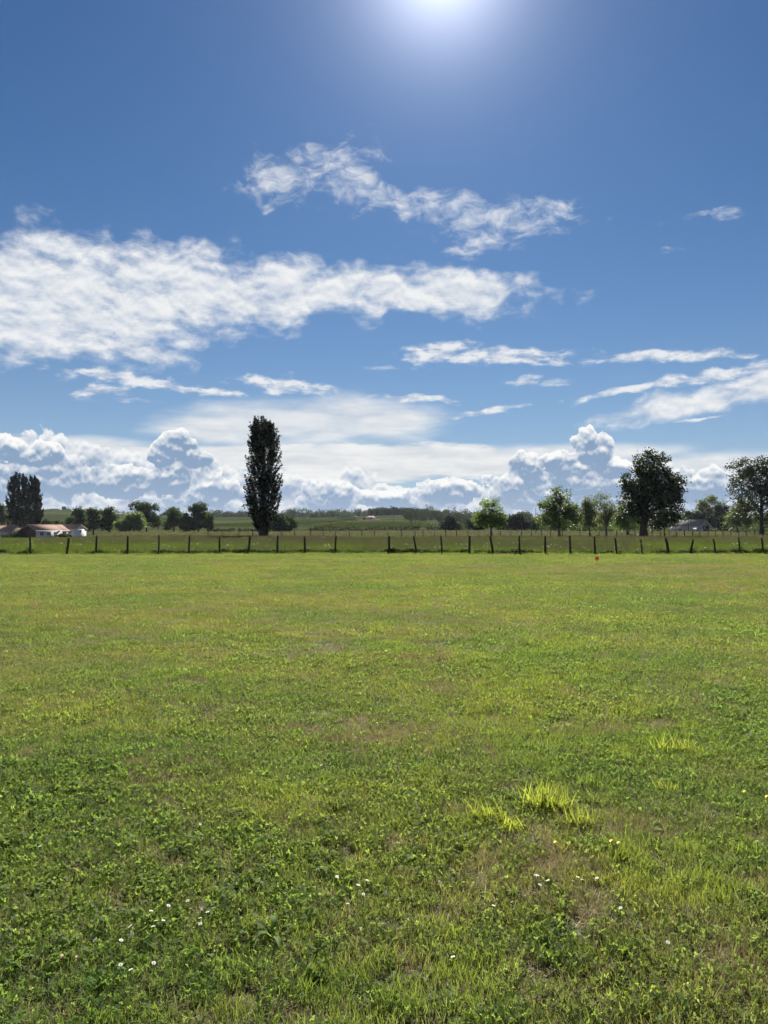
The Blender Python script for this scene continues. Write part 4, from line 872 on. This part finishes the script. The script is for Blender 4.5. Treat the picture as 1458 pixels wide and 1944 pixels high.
def gable_house(name, label, loc, rot, L, W, eave, ridge, wall, roof, over=.35, gable_mat=None, openings=(), chimney=None, hip=0.0):
    """long axis along local x; openings: (side, centre, z0, z1, width, kind) with side in front/back/left/right"""
    root = thing(name, label, 'house', loc, rotz=rot)
    mb = MB().box(-L / 2, L / 2, -W / 2, W / 2, -1.2, eave)
    if not hip:
        for sx in (-1, 1):
            X = sx * L / 2; mb.poly([(X, -W / 2, eave), (X, W / 2, eave), (X, 0, ridge), (X - sx * .2, -W / 2, eave), (X - sx * .2, W / 2, eave), (X - sx * .2, 0, ridge)], [(0, 1, 2), (3, 4, 5), (0, 2, 5, 3), (1, 2, 5, 4)])
    obj('wall', mb.mesh('wall', wall), root)
    if gable_mat:
        X = -L / 2 - .03
        obj('gable_cladding', MB().poly([(X, -W / 2 + .05, -1.0), (X, W / 2 - .05, -1.0), (X, W / 2 - .05, eave), (X, 0, ridge - .05), (X, -W / 2 + .05, eave), (X - .06, -W / 2 + .05, -1.0), (X - .06, W / 2 - .05, -1.0), (X - .06, W / 2 - .05, eave), (X - .06, 0, ridge - .05), (X - .06, -W / 2 + .05, eave)],
            [(0, 1, 2, 4), (4, 2, 3), (5, 6, 7, 9), (9, 7, 8), (0, 5, 6, 1), (0, 5, 9, 4), (1, 6, 7, 2), (4, 9, 8, 3), (2, 7, 8, 3)]).mesh('gable_cladding', gable_mat), root)
    sl = (ridge - eave) / (W / 2); ez = eave - over * sl; th = .16; xo = L / 2 + over; xr = L / 2 + over - hip
    def slab(sy):
        o = W / 2 + over
        p = [(-xo, sy * o, ez), (xo, sy * o, ez), (xr, 0, ridge), (-xr, 0, ridge)]
        return p + [(a, b, c + th) for a, b, c in p]
    rm = MB()
    for sy in (-1, 1): rm.poly(slab(sy), [(0, 1, 2, 3), (4, 5, 6, 7), (0, 1, 5, 4), (1, 2, 6, 5), (3, 0, 4, 7)])
    if hip:
        for sx in (-1, 1):
            p = [(sx * xo, -W / 2 - over, ez + th), (sx * xo, W / 2 + over, ez + th), (sx * xr, 0, ridge + th)]
            rm.poly(p + [(a, b, c - th) for a, b, c in p], [(0, 1, 2), (3, 4, 5), (0, 1, 4, 3)])
    rf = obj('roof', rm.mesh('roof', roof), root)
    mb = MB(); mb.tube([(-xr, 0, ridge + th), (xr, 0, ridge + th)], [.12, .12], 6); obj('ridge_cap', mb.mesh('ridge_cap', roof), rf)
    for sy in (-1, 1): mb = MB(); mb.tube([(-xo + .02, sy * (W / 2 + over + .06), ez + .06), (xo - .02, sy * (W / 2 + over + .06), ez + .06)], [.07, .07], 6); obj('gutter', mb.mesh('gutter', M_TRIM), rf)
    if chimney:
        cx, cy, ch = chimney; zc = ridge - abs(cy) * sl
        c = obj('chimney', MB().box(cx - .35, cx + .35, cy - .3, cy + .3, zc - .3, zc + ch).mesh('chimney', M_WALLG), rf)
    for side, ce, z0, z1, w, kind in openings:
        y = {'front': -W / 2, 'back': W / 2}.get(side); x = {'left': -L / 2, 'right': L / 2}.get(side)
        def slabbox(a0, a1, c0, c1, d0, d1):
            if y is not None: s_ = -1 if side == 'front' else 1; q = sorted((y + s_ * d0, y + s_ * d1)); return MB().box(a0, a1, q[0], q[1], c0, c1)
            s_ = -1 if side == 'left' else 1; q = sorted((x + s_ * d0, x + s_ * d1)); return MB().box(q[0], q[1], a0, a1, c0, c1)
        if kind == 'window':
            o = obj('window', slabbox(ce - w / 2, ce + w / 2, z0, z1, -.05, .025).mesh('window', M_GLASS), root)
            fr = MB()
            for (a0, a1, c0, c1) in ((ce - w / 2 - .08, ce + w / 2 + .08, z1, z1 + .09), (ce - w / 2 - .08, ce + w / 2 + .08, z0 - .09, z0), (ce - w / 2 - .08, ce - w / 2, z0, z1), (ce + w / 2, ce + w / 2 + .08, z0, z1), (ce - .04, ce + .04, z0, z1)):
                b = slabbox(a0, a1, c0, c1, -.02, .06); n_ = fr.n(); fr.v += b.v; fr.q += [tuple(n_ + i for i in f) for f in b.q]
            obj('frame', fr.mesh('frame', M_TRIM), o)
        elif kind == 'dark_panel':
            obj('dark_bay_panel', slabbox(ce - w / 2, ce + w / 2, z0, z1, -.05, .03).mesh('dark_bay_panel', M_GLASS), root)  # solid near-black slab on the wall, its colour standing in for shade inside
        else:
            o = obj('door', slabbox(ce - w / 2, ce + w / 2, z0, z1, -.05, .04).mesh('door', M_TRIM if kind == 'white_door' else M_DOOR), root)
            obj('handle', slabbox(ce + w / 2 - .2, ce + w / 2 - .12, z0 + .95, z0 + 1.1, .04, .1).mesh('handle', M_METAL), o)
    return root
HD = 232.0
def hloc(px, D, dz=0.0): x = PX(px, D); return (x, D, gz(x, D) + dz)
def hz_(py, D, loc): return PZ(py, D) - loc[2]
def left_houses():
    D = 236; l = hloc(8, D); gable_house('bungalow', 'leftmost low white house with pale tiled hip roof, cut by the edge', l, R(4), 13.0, 8.5, hz_(1009, D, l), hz_(997.5, D, l), M_WALL, M_TILE, .5, hip=3.6,
        openings=[('front', -.6, hz_(1016, D, l), hz_(1012, D, l), 1.1, 'window'), ('front', 3.4, hz_(1016, D, l), hz_(1012, D, l), 1.0, 'window')])
    D = 226; l = hloc(77, D); gable_house('bungalow', 'house with dark red-brown gable end facing the meadow', l, R(62), 8.2, 6.6, hz_(1006.5, D, l), hz_(997.5, D, l), M_WALL, M_TILE, .55, M_BRICK,
        openings=[('front', -2.2, hz_(1016, D, l), hz_(1010, D, l), 1.2, 'window'), ('front', .2, hz_(1016, D, l), hz_(1010, D, l), 1.2, 'window'), ('front', 2.4, hz_(1019, D, l), hz_(1009.5, D, l), 1.0, 'white_door')])
    D = 231; l = hloc(95, D); gable_house('bungalow', 'white house with long pale roof just right of the brown gable', l, R(62), 7.6, 6.0, hz_(1006.5, D, l), hz_(997, D, l), M_WALL, M_TILE, .5,
        openings=[('front', -2.6, hz_(1016, D, l), hz_(1009, D, l), 1.2, 'window'), ('front', .2, hz_(1016, D, l), hz_(1009, D, l), 1.2, 'window'), ('front', 2.6, hz_(1016, D, l), hz_(1009, D, l), 1.2, 'window')])
    D = 243; l = hloc(129, D); gable_house('bungalow', 'white bungalow with sunlit gable end at the right of the houses', l, R(-18), 9.4, 5.6, hz_(1004.5, D, l), hz_(996.3, D, l), M_WALL, M_TILE, .3,
        openings=[('front', 1.0, hz_(1016, D, l), hz_(1007.5, D, l), 1.0, 'white_door'), ('front', 3.2, hz_(1013, D, l), hz_(1008, D, l), 1.1, 'window'), ('right', 0.0, hz_(1011, D, l), hz_(1006, D, l), .9, 'window')])
left_houses()
def right_house():
    D = 322; l = hloc(1310, D); gable_house('farmhouse', 'low house with grey-brown roof right of the largest oak', l, R(-50), 12.5, 10.5, hz_(999.5, D, l), hz_(987.5, D, l), M_WALLG, M_TILE2, .4, chimney=(1.5, -2.4, 1.5),
        openings=[('front', -1.6, hz_(1008, D, l), hz_(1003.5, D, l), 1.5, 'window'), ('right', -3.6, hz_(1010, D, l), hz_(1002.5, D, l), 2.0, 'door'), ('right', 1.2, hz_(1010.5, D, l), hz_(998.5, D, l), 5.6, 'dark_panel')])
right_house()
def farm():
    D = 610; l = hloc(660, D); s = D / FPX
    root = thing('open_barn', 'dark open-sided barn on the slope left of the hill wood', 'barn', l)
    H1, H2 = PZ(983, D) - l[2], PZ(982, D) - l[2]; W_ = 34 * s
    obj('roof', MB().poly([(-W_ / 2, -5, H1), (W_ * .06, -5, H1 + .3), (W_ * .5, -5, H1 * .52), (-W_ / 2, 6, H1 + .6), (W_ * .06, 6, H1 + .9), (W_ * .5, 6, H1 * .55),
        (-W_ / 2, -5, H1 + .25), (W_ * .06, -5, H1 + .55), (W_ * .5, -5, H1 * .52 + .25), (-W_ / 2, 6, H1 + .85), (W_ * .06, 6, H1 + 1.15), (W_ * .5, 6, H1 * .55 + .25)],
        [(0, 1, 4, 3), (1, 2, 5, 4), (6, 7, 10, 9), (7, 8, 11, 10), (0, 1, 7, 6), (1, 2, 8, 7), (3, 4, 10, 9), (4, 5, 11, 10), (0, 3, 9, 6), (2, 5, 11, 8)]).mesh('roof', M_METAL), root)
    for k in range(5):
        x = -W_ / 2 + .3 + k * W_ * .22; obj('post', MB().box(x - .15, x + .15, -4.8, -4.5, -.5, H1 * (1 if k < 3 else .8 - .12 * (k - 3)) - .02).mesh('post', M_POST), root)
    obj('back_wall', MB().box(-W_ / 2 + .4, W_ * .44, 5.4, 5.7, -.5, H1 * .52).mesh('back_wall', M_METAL), root)
    D = 640; l = hloc(704, D); gable_house('farmhouse', 'far farmhouse with red hipped roof above pale sheds', l, R(6), 8.5, 7.5, PZ(984, D) - l[2], PZ(979.3, D) - l[2], M_BRICK, M_RED, .5, hip=3.0, openings=[('front', -1.8, 2.6, 3.8, 1.2, 'window'), ('front', 1.8, 2.6, 3.8, 1.2, 'window')])
    D = 600; l = hloc(693, D); gable_house('shed', 'long pale shed below the red roofed farmhouse', l, R(-8), 11, 6, PZ(989.5, D) - l[2], PZ(987, D) - l[2], M_WALLG, M_TILE, .3, openings=[('front', 0, 0.2, 2.0, 2.0, 'dark_panel')])
    D = 605; l = hloc(708, D); gable_house('shed', 'grey roofed shed right of the long pale shed', l, R(10), 10, 7, PZ(988.5, D) - l[2], PZ(985.5, D) - l[2], M_WALLG, M_TILE2, .3, openings=[('front', -2, 0.2, 2.2, 2.2, 'door')])
    D = 700; l = hloc(742, D); gable_house('shed', 'pale low building at the foot of the hill wood', l, R(4), 13, 7, PZ(987, D) - l[2], PZ(984, D) - l[2], M_WALLG, M_TILE2, .3, openings=[('front', 1, 1.0, 2.2, 1.6, 'window')])
    D = 990; x = PX(122, D); l = (x, D, gz(x, D)); root = thing('water_tower', 'small dark square tower on the left hill', 'tower', l)
    H = PZ(961.5, D) - l[2]; obj('legs', MB().box(-2.0, 2.0, -1.7, 1.7, -1, H * .42).mesh('legs', M_WALLG), root); obj('tank', MB().box(-2.3, 2.3, -2.0, 2.0, H * .42 + .01, H).mesh('tank', M_METAL), root)
    for (px, w, h, lb) in ((93, 9, 3.2, 'left one of the low roofs on the left hill'), (103, 11, 3.6, 'right one of the low roofs on the left hill')):
        l = hloc(px, 990); gable_house('farmhouse', lb, l, R(5), w, 7, h * .55, h, M_WALLG, M_TILE2, .3, openings=[('front', 0, .6, 1.6, 1.2, 'window')])
farm()

# ================================================================ small things by the right house
M_CARW = plain('white_car_paint', (0.36, 0.37, 0.38), 0.7, 0.1, 0.03)
M_CARY = plain('yellow_green_paint', (0.42, 0.50, 0.10), 0.35, 0.5, 0.05)
M_CARG = plain('grey_car_paint', (0.16, 0.17, 0.19), 0.3, 0.5, 0.05)
M_TYRE = plain('tyre_rubber', (0.02, 0.02, 0.02), 0.85, 0.2, 0.1)
def car(name, label, px, D, paint, rot, van=False):
    root = thing(name, label, 'van' if van else 'car', hloc(px, D), rotz=rot)
    roof = 1.95 if van else 1.42; a, b = (-2.0, 2.0)
    prof = [(a, .35), (b, .35), (b, .85), (b - .25, .95), (b - (.5 if van else 1.1), 1.0), (b - (.95 if van else 1.65), roof), (a + (.15 if van else .75), roof), (a + .05, .95 if not van else roof - .2), (a, .85)]
    n = len(prof); v = [(x, -.85, z) for x, z in prof] + [(x, .85, z) for x, z in prof]
    bm = bmesh.new(); vs = [bm.verts.new(p) for p in v]
    bm.faces.new(vs[:n][::-1]); bm.faces.new(vs[n:])
    for i in range(n): bm.faces.new((vs[i], vs[(i + 1) % n], vs[n + (i + 1) % n], vs[n + i]))
    bmesh.ops.bevel(bm, geom=list(bm.edges), offset=.06, segments=2, affect='EDGES')
    me = bpy.data.meshes.new('body'); bm.to_mesh(me); bm.free(); me.materials.append(paint); obj('body', me, root)
    for sy in (-1, 1):
        y = sy * .862; x1, x0 = b - (.85 if van else 1.45), a + (.4 if van else .8)
        obj('window', MB().poly([(x1 + .35, y, 1.03), (x0 - .1, y, 1.03), (x0, y, roof - .1), (x1, y, roof - .1)], [(0, 1, 2, 3)]).mesh('window', M_GLASS), root)
        for x in (-1.25, 1.3):
            mb = MB(); mb.tube([(x, sy * .70, .32), (x, sy * .9, .32)], [.32, .32], 14); w = obj('wheel', mb.mesh('wheel', M_TYRE), root)
            mb = MB(); mb.tube([(x, sy * .88, .32), (x, sy * .91, .32)], [.18, .18], 10); obj('rim', mb.mesh('rim', M_TRIM), w)
car('parked_car', 'small white car parked beside the arched bay of the right house', 1325, 300, M_CARW, R(25))
car('parked_van', 'yellow-green van parked left of the right edge oak trunk', 1409, 262, M_CARY, R(8), True)
car('parked_car', 'grey car parked just left of the yellow-green van', 1396, 275, M_CARG, R(-10))
car('parked_car', 'white car half hidden under the small tree right of the oak', 1246, 330, M_CARW, R(15))
def log():
    D = 128; x = PX(1212, D); z = gz(x, D); g = np.random.default_rng(5)
    mb = MB(); mb.tube([(-.55, 0, .25), (-.2, .05, .3), (.2, 0, .42), (.55, .05, .62), (.8, 0, .58)], [.16, .17, .16, .13, .07], 8)
    o = thing('fallen_log', 'pale fallen log lying left of the largest oak trunk', 'log', (x, D - 1.2, z)); obj('stem', mb.mesh('stem', plain('bleached_wood', (.55, .53, .45), .8, .2, .15, 6), True), o)
    for p0, p1 in (((-.2, .05, .3), (-.35, -.2, .75)), ((.2, 0, .42), (.3, -.15, -.02)), ((-.5, 0, .25), (-.6, -.05, -.02))): mb = MB(); mb.tube([p0, p1], [.06, .03], 5); obj('branch_stub', mb.mesh('branch_stub', o.children[0].data.materials[0]), o)
log()
# ================================================================ orange marker on the lawn
def marker():
    x, y = GP(1131.5, 1075); z = gz(x, y); M_O = plain('orange_red_plastic', (0.90, 0.12, 0.035), 0.45, 0.4, 0.05)
    root = thing('marker_stake', 'orange-red disc marker on a short stake near the fence', 'marker', (x, y, z))
    mb = MB(); mb.tube([(0, 0, -.05), (.015, 0, .12), (.03, 0, .27)], [.010, .010, .010], 6); obj('stake', mb.mesh('stake', M_O), root)
    n = 20; bm = bmesh.new()
    ring = lambda yy, k: [bm.verts.new((.042 + .072 * k * math.cos(i / n * 6.283), yy, .305 + .088 * k * math.sin(i / n * 6.283))) for i in range(n)]
    a, b, c, d = ring(-.008, .93), ring(-.012, .8), ring(.008, .93), ring(.0, 1.0)
    for p, q in ((b, a), (a, d), (d, c)):
        for i in range(n): bm.faces.new((p[i], p[(i + 1) % n], q[(i + 1) % n], q[i]))
    bm.faces.new(b[::-1]); bm.faces.new(c)
    bmesh.ops.recalc_face_normals(bm, faces=bm.faces); me = bpy.data.meshes.new('disc'); bm.to_mesh(me); bm.free(); me.materials.append(M_O); obj('disc', me, root)
marker()
# ================================================================ tufts and flowers on the lawn
def tuft(label, px, py, hpx, wpx, n, seed, m_=None, lean=.28):
    x, y = GP(px, py); s = y / FPX; h = hpx * s; w = wpx * s / 2
    v, f, t = blades(n := int(n * 1.65), h * .4, h * 1.12, .0055, .0105, 1.0, lean, seed, .12, .9, 4, .6); 
    an = np.random.default_rng(seed + 1); vb = v.reshape(n, 10, 3); base = (vb[:, 0] + vb[:, 1]) / 2; off = base * np.array([w - 1, w * .45 - 1, 0]); vb += off[:, None, :]
    obj('grass_tuft', mesh_np('grass_tuft', vb.reshape(-1, 3), f, [m_ or M_BRIGHT], t), loc=(x, y, gz(x, y) - .005), label=label, cat='grass tuft', group='tall grass tufts on the lawn')
tuft('bright yellow-green grass tuft, leftmost of the three tall ones', 925, 1572, 50, 70, 70, 201); tuft('lower bright grass tuft joined to the leftmost tall one, on its right', 972, 1590, 40, 50, 40, 202)
tuft('largest bright yellow-green grass tuft, middle of the three tall ones', 1035, 1545, 62, 100, 95, 203); tuft('small bright grass tuft, rightmost of the three tall ones', 1100, 1578, 42, 60, 42, 204)
tuft('bright grass tuft farther off, above and right of the three tall ones', 1280, 1435, 42, 100, 80, 205); tuft('thin bright grass tuft below the farther right tuft', 1265, 1510, 32, 60, 34, 206)
tuft('upright green grass tuft beside the pair of dandelions', 1178, 1650, 38, 36, 44, 207, M_LUSH, .2); tuft('low green grass tuft below the upright one by the dandelions', 1150, 1690, 24, 40, 40, 208, M_LUSH, .3)
tuft('loose green grass tuft near the right edge of the lawn', 1415, 1630, 32, 90, 36, 209, M_LUSH); tuft('bright grass behind the three tall tufts, to their right', 1140, 1500, 34, 90, 50, 211, M_LUSH)
def rosette_plant(label, px, py, n, l0, l1, w, arch, seed, m_):
    x, y = GP(px, py); v, f, t = rosette(n, l0, l1, w, arch, seed)
    obj('broad_leaf_weed', mesh_np('broad_leaf_weed', v, f, [m_], t), loc=(x, y, gz(x, y)), label=label, cat='weed', group='larger weeds on the lawn')
rosette_plant('upright green dock leaves at the bottom, left of centre', 520, 1800, 7, .07, .12, .024, 1.5, 301, M_CLOVER); rosette_plant('broad single pale leaf plant on the left of the lawn', 172, 1610, 3, .02, .035, .03, 1.4, 302, M_BRIGHT)
rosette_plant('pale round-leaved weed at lower right', 1342, 1805, 4, .02, .035, .03, 1.3, 303, M_BRIGHT); rosette_plant('yellowish leafy weed below the leftmost tall tuft', 915, 1622, 6, .025, .05, .016, 1.6, 304, M_BRIGHT)
rosette_plant('yellow-green leaf rising below the dandelion pair', 1102, 1672, 3, .03, .045, .016, 1.9, 305, M_BRIGHT); rosette_plant('bluish green rosette beside the lone dandelion', 1098, 1632, 7, .04, .07, .02, .5, 306, M_WEED)
M_PETAL = plain('white_petal', (0.80, 0.80, 0.80), 0.6, 0.2, 0.03); M_YEL = plain('yellow_petal', (0.80, 0.62, 0.015), 0.6, 0.2, 0.1, 200); M_PINK = plain('pink_clover_head', (0.55, 0.24, 0.30), 0.7, 0.2, 0.15, 200); M_STEM = plain('flower_stem', (0.07, 0.12, 0.03), 0.6, 0.3, 0.1)
def flower_mesh(name, kind, h, r, seed):
    g = np.random.default_rng(seed); V = []; F3 = []; F4 = []; mi3 = []; mi4 = []
    mb = MB(); mb.tube([(0, 0, 0), (.002, .001, h * .5), (0, 0, h)], [.0014] * 3, 4, False); V += list(np.concatenate(mb.v)); F4 += mb.q; mi4 += [0] * len(mb.q)
    tx, ty = g.normal(0, .35, 2)
    def P(a, rr, z): x, y = rr * math.cos(a), rr * math.sin(a); return (x, y, h + z + x * tx + y * ty)
    if kind == 'daisy':
        for i in range(12):
            a = i / 12 * 6.283; o = len(V); V += [P(a - .1, r * .25, 0), P(a - .2, r * .85, .002), P(a, r, .001), P(a + .2, r * .85, .002), P(a + .1, r * .25, 0)]; F4.append((o, o + 1, o + 3, o + 4)); mi4.append(1); F3.append((o + 1, o + 2, o + 3)); mi3.append(1)
        o = len(V); V.append(P(0, 0, .005)); V += [P(i / 8 * 6.283, r * .36, .001) for i in range(8)]; F3 += [(o, o + 1 + i, o + 1 + (i + 1) % 8) for i in range(8)]; mi3 += [2] * 8
    else:
        for k, (rr, z) in enumerate(((r, 0), (r * .8, r * .3), (r * .5, r * .5))):
            for i in range(14):
                a = i / 14 * 6.283 + k * .2; o = len(V); V += [P(a - .12, rr * .2, z), P(a - .15, rr, z + .002), P(a + .15, rr, z), P(a + .12, rr * .2, z + .002)]; F4.append((o, o + 1, o + 2, o + 3)); mi4.append(1)
    me = mesh_np(name, np.array(V), [np.array(F4)] + ([np.array(F3)] if F3 else []), [M_STEM, M_PETAL if kind == 'daisy' else (M_YEL if kind == 'dandelion' else M_PINK), M_YEL], mat_idx=mi4 + mi3)
    return me
DAISY = [flower_mesh('daisy', 'daisy', .045 + .008 * k, .0078, 400 + k) for k in range(4)]; DAND = [flower_mesh('dandelion', 'dandelion', .05, .0105, 410 + k) for k in range(2)]; CLOV = flower_mesh('clover_flower', 'clover', .045, .007, 420)
def flower(name, me, px, py, label, cat, group): x, y = GP(px, py); obj(name, me, loc=(x, y, gz(x, y)), label=label, cat=cat, group=group, rotz=random.uniform(0, 6.28))
clusters = [('white daisy in the loose bunch at the lower left', [(247, 1792), (287, 1766), (320, 1760), (356, 1755), (250, 1808), (291, 1797), (296, 1790), (310, 1794), (383, 1762), (394, 1770), (380, 1786), (380, 1802), (180, 1818), (229, 1873), (248, 1888), (292, 1880), (383, 1758), (230, 1824)]),
            ('white daisy among those right of centre near the bottom', [(1017, 1702), (1021, 1706), (1088, 1706), (1097, 1701), (1105, 1710), (1025, 1725), (972, 1749), (937, 1760), (1178, 1767), (1040, 1716), (976, 1762), (1133, 1703)]),
            ('white daisy scattered over the middle of the lawn', [(640, 1706), (680, 1726), (732, 1730), (697, 1709), (660, 1760), (690, 1745), (835, 1709), (860, 1863), (715, 1390), (790, 1280), (870, 1275), (905, 1262), (740, 1300), (350, 1568), (165, 1570), (75, 1634), (380, 1597), (610, 1480), (520, 1420), (640, 1700)]),
            ('white daisy toward the right edge of the lawn', [(1438, 1627), (1268, 1840), (1420, 1380), (1395, 1330), (1300, 1270), (1340, 1300), (1430, 1350), (1385, 1262), (1410, 1340), (1280, 1255)])]
k = 0
for lb, pts in clusters:
    for (px, py) in pts: flower('daisy', DAISY[k % 4], px, py, lb, 'daisy', 'daisies in the lawn'); k += 1
for i, (px, py, lb) in enumerate([(1055, 1630, 'lone yellow dandelion below the largest tall grass tuft'), (1161, 1626, 'left one of the pair of yellow dandelions'), (1175, 1630, 'right one of the pair of yellow dandelions'), (1355, 1268, 'yellow dandelion far off on the right of lawn'), (1414, 1524, 'yellow dandelion near the right edge, left one'), (1456, 1533, 'yellow dandelion right at the right edge')]):
    flower('dandelion', DAND[i % 2], px, py, lb, 'dandelion', 'dandelions in the lawn')
flower('clover_flower', CLOV, 119, 1850, 'pink clover head at the lower left, left one', 'flower', 'pink clover heads'); flower('clover_flower', CLOV, 147, 1852, 'pink clover head at the lower left, right one', 'flower', 'pink clover heads')
# ================================================================ summer haze: thin even air between the camera and the far woods
def haze():
    me = MB().box(-7200, 7200, -600, 9200, -6.0, 46.0).mesh('haze', None)
    m, T, out = mat('hazy_air')
    v = T.n.new('ShaderNodeVolumePrincipled'); v.inputs['Color'].default_value = (0.80, 0.88, 1.0, 1); v.inputs['Density'].default_value = 0.00007; v.inputs['Anisotropy'].default_value = 0.0
    T.l.new(v.outputs[0], out.inputs['Volume']); me.materials.clear(); me.materials.append(m)
    obj('haze', me, kind='stuff', label='thin bluish summer haze over the fields', cat='haze')
haze()
